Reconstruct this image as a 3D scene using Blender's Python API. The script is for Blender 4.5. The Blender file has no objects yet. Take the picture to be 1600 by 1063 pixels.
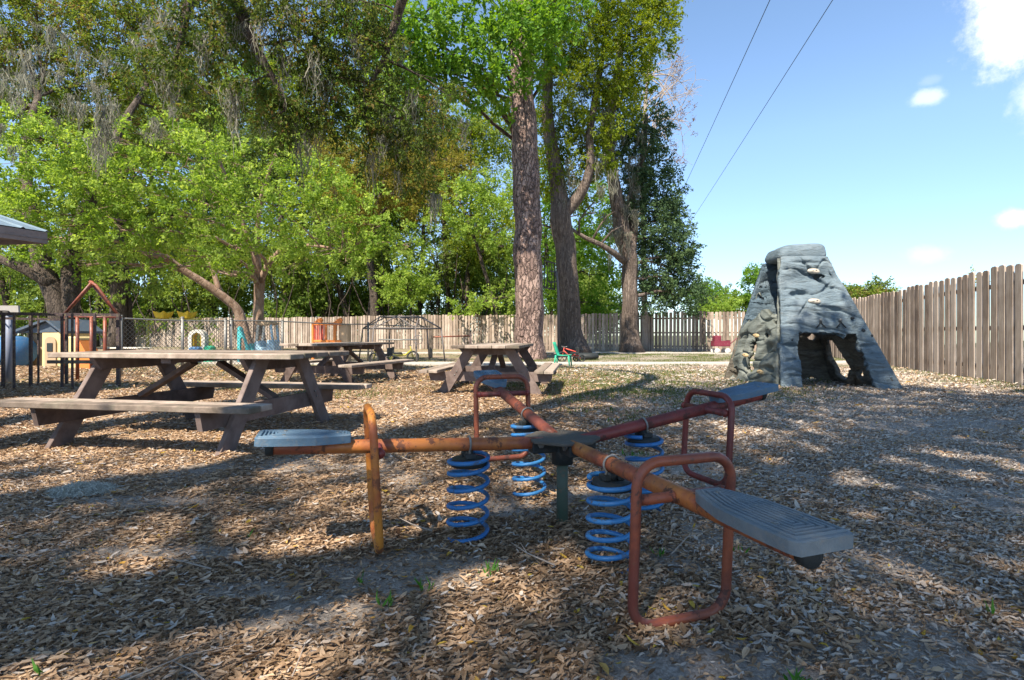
import bpy, math, random
import numpy as np
from mathutils import Vector, Matrix, noise
R = math.radians
rng = np.random.default_rng(7)
random.seed(7)
SC = bpy.context.scene
COL = SC.collection

# ---------------------------------------------------------------- camera
EYE = 0.9
FP = 835.0
HOR = 523.5
cd = bpy.data.cameras.new('camera')
cam = bpy.data.objects.new('camera', cd)
COL.objects.link(cam)
cd.sensor_width = 36.0
cd.lens = 36.0 * FP / 1600.0
cd.shift_y = -(531.5 - HOR) / 1600.0
cd.clip_start = 0.05
cd.clip_end = 2000
cam.location = (0, 0, EYE)
cam.rotation_euler = (R(90), 0, 0)
SC.camera = cam
# ---------------------------------------------------------------- light
SUN_EL = 52.0
SUN_AZ_VEC = (-0.43, -0.903)          # horizontal direction towards the sun
world = bpy.data.worlds.new('World')
SC.world = world
world.use_nodes = True
SUN_ROT = math.atan2(SUN_AZ_VEC[0], SUN_AZ_VEC[1])
sd = bpy.data.lights.new('sun', 'SUN')
sd.energy = 3.7
sd.angle = R(0.6)
sd.color = (1.0, 0.89, 0.74)
sun = bpy.data.objects.new('sun', sd)
COL.objects.link(sun)
ce = math.cos(R(SUN_EL))
SDIR = Vector((SUN_AZ_VEC[0] * ce, SUN_AZ_VEC[1] * ce, math.sin(R(SUN_EL)))).normalized()
sun.rotation_euler = (-SDIR).to_track_quat('-Z', 'Y').to_euler()
SC.view_settings.view_transform = 'Standard'
SC.view_settings.look = 'None'
SC.view_settings.exposure = 1.7
SC.view_settings.gamma = 1.0


class NT:
    """tiny node tree helper"""
    def __init__(s, tree):
        s.t = tree
        s.n = tree.nodes
        s.l = tree.links

    def add(s, kind, ins=None, **props):
        nd = s.n.new(kind)
        for k, v in props.items():
            setattr(nd, k, v)
        if ins:
            for k, v in ins.items():
                s.set(nd, k, v)
        return nd

    def set(s, nd, k, v):
        sock = nd.inputs[k]
        if hasattr(v, 'is_output') or isinstance(v, bpy.types.NodeSocket):
            s.l.new(v, sock)
        elif isinstance(v, bpy.types.Node):
            s.l.new(v.outputs[0], sock)
        else:
            sock.default_value = v

    def math(s, op, a, b=0.0, c=None, clamp=False):
        nd = s.add('ShaderNodeMath', operation=op, use_clamp=clamp)
        s.set(nd, 0, a)
        s.set(nd, 1, b)
        if c is not None:
            s.set(nd, 2, c)
        return nd.outputs[0]

    def ramp(s, fac, stops, interp='LINEAR'):
        nd = s.add('ShaderNodeValToRGB')
        cr = nd.color_ramp
        cr.interpolation = interp
        while len(cr.elements) < len(stops):
            cr.elements.new(0.5)
        for e, (p, c) in zip(cr.elements, stops):
            e.position = p
            e.color = (c[0], c[1], c[2], 1) if not isinstance(c, (int, float)) else (c, c, c, 1)
        s.l.new(fac, nd.inputs[0])
        return nd.outputs[0]

    def mix(s, fac, a, b, blend='MIX'):
        nd = s.add('ShaderNodeMix', data_type='RGBA', blend_type=blend)
        s.set(nd, 0, fac)
        for i, v in ((6, a), (7, b)):
            if isinstance(v, (tuple, list)):
                nd.inputs[i].default_value = (v[0], v[1], v[2], 1)
            else:
                s.l.new(v, nd.inputs[i])
        return nd.outputs[2]

    def noise(s, vec, scale, detail=4, rough=0.55, dist=0.0):
        nd = s.add('ShaderNodeTexNoise')
        if vec is not None:
            s.l.new(vec, nd.inputs['Vector'])
        nd.inputs['Scale'].default_value = scale
        nd.inputs['Detail'].default_value = detail
        nd.inputs['Roughness'].default_value = rough
        nd.inputs['Distortion'].default_value = dist
        return nd.outputs['Fac']

    def coords(s, scale=(1, 1, 1), kind='Object', rot=(0, 0, 0)):
        tc = s.add('ShaderNodeTexCoord')
        mp = s.add('ShaderNodeMapping')
        s.l.new(tc.outputs[kind], mp.inputs[0])
        mp.inputs['Scale'].default_value = scale
        mp.inputs['Rotation'].default_value = rot
        return mp.outputs[0]


# sky with a few fair-weather clouds
w = NT(world.node_tree)
w.n.clear()
sky = w.add('ShaderNodeTexSky', sky_type='NISHITA')
sky.sun_disc = False
sky.sun_elevation = R(SUN_EL)
sky.sun_rotation = SUN_ROT
sky.altitude = 900
sky.air_density = 1.0
sky.dust_density = 0.1
sky.ozone_density = 1.2
tc = w.add('ShaderNodeTexCoord')
dirv = tc.outputs['Generated']
n1 = w.noise(dirv, 11.0, 6, 0.6)
n2 = w.noise(dirv, 26.0, 8, 0.68)
tot = None
for (px, py, rx, ry, dens) in [(1616, 16, 36, 50, 1.0), (1450, 154, 13, 7, .5), (1584, 342, 16, 8, .6),
                               (1450, 398, 22, 9, .3), (1455, 125, 8, 4, .12), (1650, 130, 24, 30, .6)]:
    c = Vector(((px - 800) / FP, 1.0, (HOR - py) / FP)).normalized()
    sub = w.add('ShaderNodeVectorMath', operation='SUBTRACT')
    w.l.new(dirv, sub.inputs[0])
    sub.inputs[1].default_value = c
    sca = w.add('ShaderNodeVectorMath', operation='MULTIPLY')
    w.l.new(sub.outputs[0], sca.inputs[0])
    k = 1.0 / c.y
    sca.inputs[1].default_value = (FP * c.y / rx, FP * c.y / rx, FP * c.y / ry)
    ln = w.add('ShaderNodeVectorMath', operation='LENGTH')
    w.l.new(sca.outputs[0], ln.inputs[0])
    d = w.math('ADD', ln.outputs['Value'], w.math('MULTIPLY', w.math('SUBTRACT', n1, 0.5), 1.9))
    d = w.math('ADD', d, w.math('MULTIPLY', w.math('SUBTRACT', n2, 0.5), 1.6))
    mr = w.add('ShaderNodeMapRange', interpolation_type='SMOOTHSTEP')
    w.l.new(d, mr.inputs['Value'])
    mr.inputs['From Min'].default_value = 1.25
    mr.inputs['From Max'].default_value = 0.25
    mr.inputs['To Min'].default_value = 0.0
    mr.inputs['To Max'].default_value = dens
    tot = mr.outputs[0] if tot is None else w.math('MAXIMUM', tot, mr.outputs[0])
skc = w.mix(1.0, sky.outputs[0], (0.92, 0.99, 0.95), 'MULTIPLY')
sz_ = w.add('ShaderNodeSeparateXYZ'); w.l.new(dirv, sz_.inputs[0])
hz_ = w.ramp(sz_.outputs[2], [(0.0, (.54, .60, .70)), (.10, (.70, .70, .80)), (.32, (.98, .95, 1.0)), (1.0, (1, 1, 1))])
skc = w.mix(1.0, skc, hz_, 'MULTIPLY')
cl = w.mix(tot, skc, (5.0, 5.1, 5.4))
bg = w.add('ShaderNodeBackground')
w.l.new(cl, bg.inputs[0])
bg.inputs[1].default_value = 0.092
wo = w.add('ShaderNodeOutputWorld')
w.l.new(bg.outputs[0], wo.inputs[0])


# ---------------------------------------------------------------- materials
def new_mat(name):
    m = bpy.data.materials.new(name)
    m.use_nodes = True
    t = NT(m.node_tree)
    t.n.clear()
    out = t.add('ShaderNodeOutputMaterial')
    bs = t.add('ShaderNodeBsdfPrincipled')
    t.l.new(bs.outputs[0], out.inputs[0])
    bs.inputs['Specular IOR Level'].default_value = 0.3
    return m, t, bs, out


def bump(t, bs, h, strength=0.5, dist=0.01):
    b = t.add('ShaderNodeBump')
    b.inputs['Strength'].default_value = strength
    b.inputs['Distance'].default_value = dist
    t.l.new(h, b.inputs['Height'])
    t.l.new(b.outputs[0], bs.inputs['Normal'])


def attr(t, name='tint'):
    a = t.add('ShaderNodeAttribute')
    a.attribute_name = name
    return a.outputs['Fac']


def mat_simple(name, col, rough=0.6, var=0.25, scale=6, bumpk=0.15, metallic=0.0, dirt=(0.12, 0.09, 0.06), dirtk=0.35):
    m, t, bs, o = new_mat(name)
    v = t.coords()
    n = t.noise(v, scale, 6, 0.62)
    c = t.ramp(n, [(0.25, [x * (1 - var) for x in col]), (0.5, col), (0.78, [min(1, x * (1 + var)) for x in col])])
    n2 = t.noise(v, scale * 3.7, 5, 0.7)
    dm = t.ramp(n2, [(0.52, 0.0), (0.72, dirtk)])
    c = t.mix(dm, c, dirt)
    t.l.new(c, bs.inputs['Base Color'])
    rr = t.ramp(n2, [(0.3, rough * 0.85), (0.7, min(1, rough * 1.25))])
    t.l.new(rr, bs.inputs['Roughness'])
    bs.inputs['Metallic'].default_value = metallic
    bump(t, bs, n2, bumpk, 0.01)
    return m


def mat_leaf(name, stops, trans=0.35, tcol=1.6, rough=0.55):
    m = bpy.data.materials.new(name)
    m.use_nodes = True
    t = NT(m.node_tree)
    t.n.clear()
    out = t.add('ShaderNodeOutputMaterial')
    c = t.ramp(attr(t), stops)
    bs = t.add('ShaderNodeBsdfPrincipled')
    t.l.new(c, bs.inputs['Base Color'])
    bs.inputs['Roughness'].default_value = rough
    bs.inputs['Specular IOR Level'].default_value = 0.12
    if trans > 0:
        tr = t.add('ShaderNodeBsdfTranslucent')
        hs = t.add('ShaderNodeHueSaturation')
        hs.inputs['Saturation'].default_value = 1.12
        hs.inputs['Value'].default_value = tcol
        hs.inputs['Hue'].default_value = 0.485
        t.l.new(c, hs.inputs['Color'])
        t.l.new(hs.outputs[0], tr.inputs[0])
        mx = t.add('ShaderNodeMixShader')
        mx.inputs[0].default_value = trans
        t.l.new(bs.outputs[0], mx.inputs[1])
        t.l.new(tr.outputs[0], mx.inputs[2])
        t.l.new(mx.outputs[0], out.inputs[0])
    else:
        t.l.new(bs.outputs[0], out.inputs[0])
    return m


def mat_bark(name, stops, scale=(9, 9, 1.6), vs=1.0, bk=0.9, bd=0.03, plates=True):
    m, t, bs, o = new_mat(name)
    v = t.coords(scale)
    warp = t.math('MULTIPLY', t.noise(t.coords((3, 3, 3)), 1.5, 5), 2.6)
    vm = t.add('ShaderNodeVectorMath', operation='ADD')
    t.l.new(v, vm.inputs[0])
    cmb = t.add('ShaderNodeCombineXYZ')
    t.l.new(warp, cmb.inputs[0]); t.l.new(warp, cmb.inputs[1]); t.l.new(warp, cmb.inputs[2])
    t.l.new(cmb.outputs[0], vm.inputs[1])
    vo = t.add('ShaderNodeTexVoronoi', feature='DISTANCE_TO_EDGE')
    t.l.new(vm.outputs[0], vo.inputs['Vector'])
    vo.inputs['Scale'].default_value = vs
    vc = t.add('ShaderNodeTexVoronoi', feature='F1')
    t.l.new(vm.outputs[0], vc.inputs['Vector'])
    vc.inputs['Scale'].default_value = vs
    n = t.noise(t.coords((5, 5, 1.6)), 3.0, 7, 0.68)
    nb = t.noise(t.coords((1, 1, .6)), 1.1, 3, 0.5)
    sep = t.add('ShaderNodeSeparateColor')
    t.l.new(vc.outputs['Color'], sep.inputs[0])
    f = t.math('ADD', t.math('MULTIPLY', n, 0.55), t.math('MULTIPLY', sep.outputs[0], 0.22))
    f = t.math('ADD', f, t.math('MULTIPLY', nb, 0.25))
    c = t.ramp(f, stops)
    edge = t.ramp(vo.outputs['Distance'], [(0.0, 0.0), (0.12, 1.0)])
    c = t.mix(t.math('MULTIPLY', t.math('SUBTRACT', 1.0, edge), 0.55 if plates else .3), c, [x * 0.35 for x in stops[0][1]])
    t.l.new(c, bs.inputs['Base Color'])
    bs.inputs['Roughness'].default_value = 0.9
    h = t.math('ADD', edge, t.math('MULTIPLY', n, 0.8))
    bump(t, bs, h, bk, bd)
    return m


def mat_wood(name, dark, mid, light, axis_scale=(14, 14, 1.2), rough=0.85, tintk=0.5, moss=None):
    m, t, bs, o = new_mat(name)
    v = t.coords(axis_scale)
    n = t.noise(v, 3.0, 7, 0.66, 0.4)
    nb = t.noise(t.coords((1, 1, 1)), 2.3, 4, 0.6)
    f = t.math('ADD', t.math('MULTIPLY', n, 0.62), t.math('MULTIPLY', nb, 0.38))
    f = t.math('ADD', f, t.math('MULTIPLY', t.math('SUBTRACT', attr(t), 0.5), tintk * 0.6))
    c = t.ramp(f, [(0.28, dark), (0.5, mid), (0.72, light)])
    if moss:
        nm = t.noise(t.coords((2, 2, 2)), 3.1, 6, 0.7)
        c = t.mix(t.ramp(nm, [(0.5, 0.0), (0.68, 0.6)]), c, moss)
    t.l.new(c, bs.inputs['Base Color'])
    bs.inputs['Roughness'].default_value = rough
    bump(t, bs, n, 0.55, 0.006)
    return m


def mat_rust_paint(name, a, b, c3, rough=0.42):
    """old sun-bleached paint: base a, worn to b, rust c3"""
    m, t, bs, o = new_mat(name)
    n = t.noise(t.coords((1, 1, 1)), 4.2, 7, 0.66)
    n2 = t.noise(t.coords((1, 1, 1)), 38.0, 5, 0.7)
    n3 = t.noise(t.coords((1, 1, 1)), 13.0, 7, 0.72)
    c = t.ramp(n, [(0.40, a), (0.58, b)])
    c = t.mix(t.ramp(n3, [(0.565, 0.0), (0.585, 0.92)]), c, c3)
    c = t.mix(t.ramp(n2, [(0.6, 0.0), (0.66, 0.7)]), c, (0.09, 0.045, 0.03))
    t.l.new(c, bs.inputs['Base Color'])
    t.l.new(t.ramp(n3, [(0.45, rough), (0.66, 0.85)]), bs.inputs['Roughness'])
    bs.inputs['Specular IOR Level'].default_value = 0.45
    bump(t, bs, t.math('ADD', n2, n3), 0.3, 0.003)
    return m


M = {}
M['orange_paint'] = mat_rust_paint('orange_paint', (.40, .14, .032), (.21, .055, .028), (.10, .038, .022))
M['yellow_paint'] = mat_rust_paint('yellow_paint', (.50, .19, .028), (.33, .085, .025), (.16, .055, .025))
M['red_paint'] = mat_rust_paint('red_paint', (.20, .034, .028), (.12, .024, .022), (.07, .025, .02))
M['copper_paint'] = mat_rust_paint('copper_paint', (.25, .068, .032), (.11, .032, .025), (.065, .028, .022))
M['blue_steel'] = mat_rust_paint('blue_steel', (.018, .13, .36), (.03, .17, .40), (.05, .10, .18), .4)
M['green_post'] = mat_rust_paint('green_post', (.04, .07, .05), (.065, .085, .065), (.10, .08, .055), .6)
M['plate'] = mat_simple('plate_grey', (.085, .078, .066), .8, .25, 10, .4, dirt=(.16, .12, .08), dirtk=.5)
M['rubber'] = mat_simple('rubber', (.02, .025, .027), .6, .3, 12, .3, dirt=(.12, .10, .08), dirtk=.3)
M['galv'] = mat_simple('galvanised', (.22, .22, .21), .5, .2, 14, .2, metallic=.5)
M['seat_plastic'] = mat_simple('seat_plastic', (.14, .17, .19), .55, .22, 9, .35, dirt=(.25, .22, .18), dirtk=.5)
M['seat_blue'] = mat_simple('seat_blue', (.085, .15, .22), .55, .2, 9, .3, dirt=(.25, .22, .18), dirtk=.4)
M['bolt'] = mat_simple('bolt', (.2, .2, .19), .45, .2, 20, .2, metallic=.7)
M['brown_board'] = mat_wood('brown_board', (.06, .042, .036), (.12, .088, .078), (.20, .155, .14), (3, 3, 3), .8)
M['grey_plank'] = mat_wood('grey_plank', (.10, .08, .062), (.23, .18, .145), (.40, .33, .275), (3, 3, 3), .85, .6, moss=(.13, .13, .09))
M['fence'] = mat_wood('fence_wood', (.11, .08, .062), (.28, .22, .175), (.48, .40, .33), (12, 12, .7), .9, .75)
M['fence_back'] = mat_wood('fence_wood_far', (.13, .10, .08), (.28, .22, .175), (.46, .39, .33), (12, 12, .9), .9, .7)
M['rail_wood'] = mat_wood('rail_wood', (.07, .05, .05), (.14, .11, .10), (.26, .22, .16), (6, 6, 1.5), .85)
M['concrete'] = mat_simple('concrete', (.42, .39, .35), .9, .15, 1.5, .3, dirt=(.22, .17, .12), dirtk=.6)
M['pine_bark'] = mat_bark('pine_bark', [(.30, (.085, .06, .052)), (.47, (.21, .145, .125)), (.62, (.36, .26, .22)), (.75, (.48, .36, .31))], (8, 8, 2.6), 1.0, 1.0, .06)
M['oak_bark'] = mat_bark('oak_bark', [(.25, (.05, .04, .033)), (.5, (.13, .10, .082)), (.75, (.26, .21, .175))], (16, 16, 2.2), 1.0, .9, .03, False)
M['dark_bark'] = mat_bark('dark_bark', [(.25, (.03, .024, .02)), (.5, (.075, .058, .045)), (.75, (.15, .12, .10))], (14, 14, 3), 1.0, .8, .03, False)
M['pale_bark'] = mat_bark('pale_bark', [(.25, (.13, .085, .06)), (.5, (.27, .18, .13)), (.75, (.40, .31, .25))], (8, 8, 3), 1.0, .5, .02, False)
M['dead_wood'] = mat_simple('dead_wood', (.32, .27, .23), .9, .25, 8, .5)
M['leaf_bright'] = mat_leaf('leaf_bright', [(0, (.06, .115, .02)), (.5, (.175, .275, .045)), (1, (.34, .43, .11))], .48, 1.9)
M['leaf_gum'] = mat_leaf('leaf_gum', [(0, (.04, .10, .018)), (.5, (.10, .21, .026)), (1, (.20, .31, .045))], .42, 1.8)
M['leaf_oak'] = mat_leaf('leaf_oak', [(0, (.03, .05, .012)), (.35, (.09, .14, .025)), (.7, (.19, .25, .04)), (.8, (.19, .14, .05)), (.9, (.13, .09, .045)), (1, (.24, .27, .05))], .42, 1.9)
M['leaf_oak_shaded'] = mat_leaf('leaf_oak_shaded', [(0, (.018, .032, .010)), (.45, (.05, .08, .018)), (.72, (.11, .155, .028)), (.82, (.14, .09, .035)), (1, (.20, .25, .04))], .42, 1.9)  # darker oak-leaf copy, with the near boughs' shade put into its colour
M['leaf_mid'] = mat_leaf('leaf_mid', [(0, (.04, .065, .02)), (.5, (.09, .135, .032)), (1, (.18, .23, .05))], .36, 1.7)
M['leaf_under'] = mat_leaf('leaf_under', [(0, (.04, .07, .018)), (.5, (.12, .19, .035)), (1, (.27, .34, .08))], .42, 1.9)
M['leaf_gold'] = mat_leaf('leaf_gold', [(0, (.10, .11, .02)), (.5, (.21, .20, .035)), (1, (.30, .24, .06))], .4, 1.7)
M['leaf_yg'] = mat_leaf('leaf_yellow_green', [(0, (.06, .10, .015)), (.5, (.14, .20, .02)), (1, (.26, .29, .035))], .42, 1.8)
M['leaf_dark'] = mat_leaf('leaf_dark', [(0, (.022, .045, .022)), (.5, (.055, .10, .045)), (1, (.12, .18, .065))], .26, 1.5)
M['leaf_brown'] = mat_leaf('leaf_brown', [(0, (.10, .06, .035)), (.5, (.20, .12, .06)), (1, (.28, .20, .10))], .3, 1.4)
M['moss'] = mat_leaf('spanish_moss', [(0, (.12, .125, .09)), (.5, (.21, .21, .165)), (1, (.33, .32, .26))], .35, 1.3, .9)
M['grass'] = mat_leaf('grass_blade', [(0, (.05, .085, .02)), (.5, (.10, .15, .035)), (.8, (.20, .20, .07)), (1, (.30, .24, .12))], .3, 1.4)
M['litter'] = mat_leaf('litter_leaf', [(0, (.09, .048, .025)), (.18, (.21, .135, .075)), (.4, (.37, .25, .155)), (.62, (.52, .375, .245)),
                                       (.8, (.42, .38, .34)), (.91, (.60, .54, .47)), (.965, (.50, .29, .05)), (1, (.42, .33, .06))], .12, 1.2, .7)


# ---------------------------------------------------------------- mesh helpers
class MB:
    def __init__(s):
        s.v = []; s.f = []; s.sm = []; s.t = []

    def add(s, vs, fs, smooth=False, tint=None):
        b = len(s.v)
        s.v += [tuple(p) for p in vs]
        tt = random.random() if tint is None else tint
        for f in fs:
            s.f.append(tuple(i + b for i in f)); s.sm.append(smooth); s.t.append(tt)

    def box(s, c, d, rot=0.0, mat=None, tint=None, jit=0.0, ch=0.0):
        """box centre c, full size d; chamfered when ch"""
        hx, hy, hz = d[0] / 2, d[1] / 2, d[2] / 2
        mt = mat if mat is not None else Matrix.Rotation(rot, 3, 'Z')
        if ch <= 0:
            vs = [Vector((x * hx, y * hy, z * hz)) for x in (-1, 1) for y in (-1, 1) for z in (-1, 1)]
            fs = [(0, 1, 3, 2), (4, 6, 7, 5), (0, 4, 5, 1), (2, 3, 7, 6), (0, 2, 6, 4), (1, 5, 7, 3)]
        else:
            vs = []
            idx = {}
            for sx in (-1, 1):
                for sy in (-1, 1):
                    for sz in (-1, 1):
                        for a in range(3):
                            p = [sx * hx, sy * hy, sz * hz]
                            for b in range(3):
                                if b != a:
                                    p[b] -= (sx, sy, sz)[b] * ch
                            idx[(sx, sy, sz, a)] = len(vs)
                            vs.append(Vector(p))
            fs = []
            S = (-1, 1)
            for a in range(3):
                b, c2 = (a + 1) % 3, (a + 2) % 3
                for sa in S:
                    q = []
                    for sb, sc_ in ((-1, -1), (1, -1), (1, 1), (-1, 1)):
                        k = [0, 0, 0]; k[a] = sa; k[b] = sb; k[c2] = sc_
                        q.append(idx[(k[0], k[1], k[2], a)])
                    fs.append(tuple(q if sa > 0 else q[::-1]))
            for a in range(3):      # edges along axis a
                b, c2 = (a + 1) % 3, (a + 2) % 3
                for sb in S:
                    for sc_ in S:
                        k0 = [0, 0, 0]; k0[a] = -1; k0[b] = sb; k0[c2] = sc_
                        k1 = list(k0); k1[a] = 1
                        q = [idx[(*k0, b)], idx[(*k1, b)], idx[(*k1, c2)], idx[(*k0, c2)]]
                        fs.append(tuple(q if sb * sc_ < 0 else q[::-1]))
            for sx in S:
                for sy in S:
                    for sz in S:
                        q = [idx[(sx, sy, sz, i)] for i in range(3)]
                        fs.append(tuple(q if sx * sy * sz > 0 else q[::-1]))
        C = Vector(c)
        if jit:
            vs = [p + Vector((random.uniform(-jit, jit), random.uniform(-jit, jit), random.uniform(-jit, jit))) for p in vs]
        s.add([C + mt @ p for p in vs], fs, False, tint)

    def beam(s, p0, p1, w_, h_, up=(0, 0, 1), tint=None, ch=0.0):
        """board from p0 to p1, w_ sideways, h_ along up-ish"""
        p0 = Vector(p0); p1 = Vector(p1)
        x = (p1 - p0); L = x.length; x.normalize()
        u = Vector(up)
        y = u.cross(x).normalized()
        z = x.cross(y)
        mt = Matrix((x, y, z)).transposed()
        s.box((p0 + p1) / 2, (L, w_, h_), mat=mt, tint=tint, ch=ch)

    def tube(s, pts, rad, n=8, caps=True, closed=False, tint=None, smooth=True, flare=None):
        pts = [Vector(p) for p in pts]
        m = len(pts)
        if not hasattr(rad, '__len__'):
            rad = [rad] * m
        vs = []
        prev = None
        for i in range(m):
            if closed:
                tg = pts[(i + 1) % m] - pts[i - 1]
            else:
                tg = pts[min(i + 1, m - 1)] - pts[max(i - 1, 0)]
            if tg.length < 1e-9:
                tg = Vector((0, 0, 1))
            tg.normalize()
            if prev is None:
                a = Vector((0, 0, 1)) if abs(tg.z) < 0.9 else Vector((1, 0, 0))
                nx = a.cross(tg).normalized()
            else:
                nx = (prev - tg * prev.dot(tg))
                if nx.length < 1e-6:
                    nx = Vector((1, 0, 0)).cross(tg)
                nx.normalize()
            prev = nx
            ny = tg.cross(nx)
            for j in range(n):
                a = 2 * math.pi * j / n
                r = rad[i]
                if flare:
                    r *= flare(i, a)
                vs.append(pts[i] + nx * math.cos(a) * r + ny * math.sin(a) * r)
        fs = []
        for i in range(m if closed else m - 1):
            i2 = (i + 1) % m
            for j in range(n):
                j2 = (j + 1) % n
                fs.append((i * n + j, i * n + j2, i2 * n + j2, i2 * n + j))
        if caps and not closed:
            fs.append(tuple(range(n - 1, -1, -1)))
            fs.append(tuple((m - 1) * n + j for j in range(n)))
        s.add(vs, fs, smooth, tint)

    def prism(s, poly, z0, z1, mt=None, tint=None, smooth=False):
        """polygon (x,y) extruded z0..z1, transformed by 4x4 mt"""
        n = len(poly)
        vs = [Vector((x, y, z0)) for x, y in poly] + [Vector((x, y, z1)) for x, y in poly]
        if mt is not None:
            vs = [mt @ p for p in vs]
        fs = [tuple(range(n - 1, -1, -1)), tuple(range(n, 2 * n))]
        for i in range(n):
            j = (i + 1) % n
            fs.append((i, j, n + j, n + i))
        s.add(vs, fs, smooth, tint)

    def ball(s, c, r, n=10, m=7, sc=(1, 1, 1), rough=0.0, tint=None):
        c = Vector(c)
        vs = []
        for i in range(m + 1):
            th = math.pi * i / m
            for j in range(n):
                ph = 2 * math.pi * j / n
                p = Vector((math.sin(th) * math.cos(ph) * sc[0], math.sin(th) * math.sin(ph) * sc[1], math.cos(th) * sc[2])) * r
                if rough:
                    p *= 1 + rough * noise.noise(p * (2.2 / r) + c * 3)
                vs.append(c + p)
        fs = []
        for i in range(m):
            for j in range(n):
                k = (j + 1) % n
                fs.append((i * n + j, (i + 1) * n + j, (i + 1) * n + k, i * n + k))
        s.add(vs, fs, True, tint)

    def build(s, name, mat, parent=None, loc=(0, 0, 0)):
        """vertices are in world coordinates; loc is the base of the thing"""
        me = bpy.data.meshes.new(name)
        L = Vector(loc)
        me.from_pydata([tuple(Vector(p) - L) for p in s.v], [], s.f)
        me.polygons.foreach_set('use_smooth', s.sm)
        a = me.attributes.new('tint', 'FLOAT', 'FACE')
        a.data.foreach_set('value', s.t)
        me.materials.append(mat if not isinstance(mat, str) else M[mat])
        o = bpy.data.objects.new(name, me)
        COL.objects.link(o)
        if parent is not None:
            o.parent = parent
        else:
            o.location = loc
        return o


def np_mesh(name, verts, loop_idx, loop_start, loop_total, tint, mat, parent=None, smooth=True):
    me = bpy.data.meshes.new(name)
    me.vertices.add(len(verts))
    me.vertices.foreach_set('co', np.ascontiguousarray(verts, dtype=np.float32).ravel())
    me.loops.add(len(loop_idx))
    me.loops.foreach_set('vertex_index', np.ascontiguousarray(loop_idx, dtype=np.int32))
    me.polygons.add(len(loop_start))
    me.polygons.foreach_set('loop_start', np.ascontiguousarray(loop_start, dtype=np.int32))
    me.polygons.foreach_set('loop_total', np.ascontiguousarray(loop_total, dtype=np.int32))
    me.update(calc_edges=True)
    me.polygons.foreach_set('use_smooth', np.full(len(loop_start), smooth))
    a = me.attributes.new('tint', 'FLOAT', 'FACE')
    a.data.foreach_set('value', np.ascontiguousarray(tint, dtype=np.float32))
    me.materials.append(M[mat])
    o = bpy.data.objects.new(name, me)
    COL.objects.link(o)
    if parent is not None:
        o.parent = parent
    return o


def norm(a):
    return a / np.maximum(np.linalg.norm(a, axis=-1, keepdims=True), 1e-9)


def leaf_mesh(name, P, D, size, width, tint, mat, parent=None, loc=(0, 0, 0), fold=0.18, up=None):
    """diamond leaves: P base points, D pointing directions"""
    n = len(P)
    D = norm(D)
    rnd = rng.normal(size=(n, 3)) if up is None else up + rng.normal(size=(n, 3)) * 0.35
    S = norm(np.cross(D, rnd))
    N = np.cross(S, D)
    L = size[:, None]
    Wd = (size * width)[:, None]
    P = P - np.array(loc)
    a = P
    b = P + D * L * 0.42 + S * Wd * 0.5 + N * L * fold * .5
    c = P + D * L - N * L * fold * .3
    d = P + D * L * 0.42 - S * Wd * 0.5 + N * L * fold * .5
    V = np.stack([a, b, c, d], 1).reshape(-1, 3)
    idx = np.arange(n * 4)
    return np_mesh(name, V, idx, np.arange(n) * 4, np.full(n, 4), tint, mat, parent, smooth=False)


def empty(name, loc, label, cat, group=None, kind=None):
    o = bpy.data.objects.new(name, None)
    COL.objects.link(o)
    o.location = loc
    o.empty_display_size = 0.2
    return tag(o, label, cat, group, kind)


def tag(o, label=None, cat=None, group=None, kind=None):
    if label: o['label'] = label
    if cat: o['category'] = cat
    if group: o['group'] = group
    if kind: o['kind'] = kind
    return o


def X(px, d): return (px - 800.0) / FP * d
def Z(py, d): return EYE + (HOR - py) / FP * d
def W(px, py, d): return Vector((X(px, d), d, Z(py, d)))


# ---------------------------------------------------------------- ground
def gh(x, y):
    h = 0.022 * noise.noise(Vector((x * 0.8, y * 0.8, 0))) + 0.012 * noise.noise(Vector((x * 2.7, y * 2.7, 4)))
    r = math.hypot(x - 5.1, y - 9.3)
    h += 0.05 * math.exp(-((r - 1.25) / 0.45) ** 2)
    return h * min(1.0, 1.2) - 0.01


GX0, GX1, GY0, GY1, GS = -26.0, 22.0, -6.0, 34.0, 0.1
nx_, ny_ = int((GX1 - GX0) / GS) + 1, int((GY1 - GY0) / GS) + 1
gxs = np.linspace(GX0, GX1, nx_)
gys = np.linspace(GY0, GY1, ny_)
Hm = np.zeros((ny_, nx_))


def vnoise(x, y, seed):
    """cheap smooth value noise, arrays"""
    xi = np.floor(x).astype(int); yi = np.floor(y).astype(int)
    fx = x - xi; fy = y - yi
    fx = fx * fx * (3 - 2 * fx); fy = fy * fy * (3 - 2 * fy)
    def h(a, b):
        v = np.sin(a * 127.1 + b * 311.7 + seed * 74.7) * 43758.5453
        return v - np.floor(v)
    return (h(xi, yi) * (1 - fx) + h(xi + 1, yi) * fx) * (1 - fy) + (h(xi, yi + 1) * (1 - fx) + h(xi + 1, yi + 1) * fx) * fy


def ground_h(x, y):
    h = 0.035 * (vnoise(x * .9, y * .9, 1) - .5) + 0.022 * (vnoise(x * 3.1, y * 3.1, 2) - .5) + .008 * (vnoise(x * 9, y * 9, 3) - .5)
    r = np.hypot(x - 5.1, y - 9.35)
    h = h + 0.05 * np.exp(-((r - 1.15) / 0.4) ** 2)
    edge = np.clip(np.minimum(np.minimum(x - GX0, GX1 - x), np.minimum(y - GY0, GY1 - y)) / 2.0, 0, 1)
    return h * edge


xx, yy = np.meshgrid(gxs, gys)
Hm = ground_h(xx, yy)
V = np.stack([xx, yy, Hm], -1).reshape(-1, 3)
ii = (np.arange(ny_ - 1)[:, None] * nx_ + np.arange(nx_ - 1)[None, :]).ravel()
F = np.stack([ii, ii + 1, ii + nx_ + 1, ii + nx_], 1)
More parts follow.
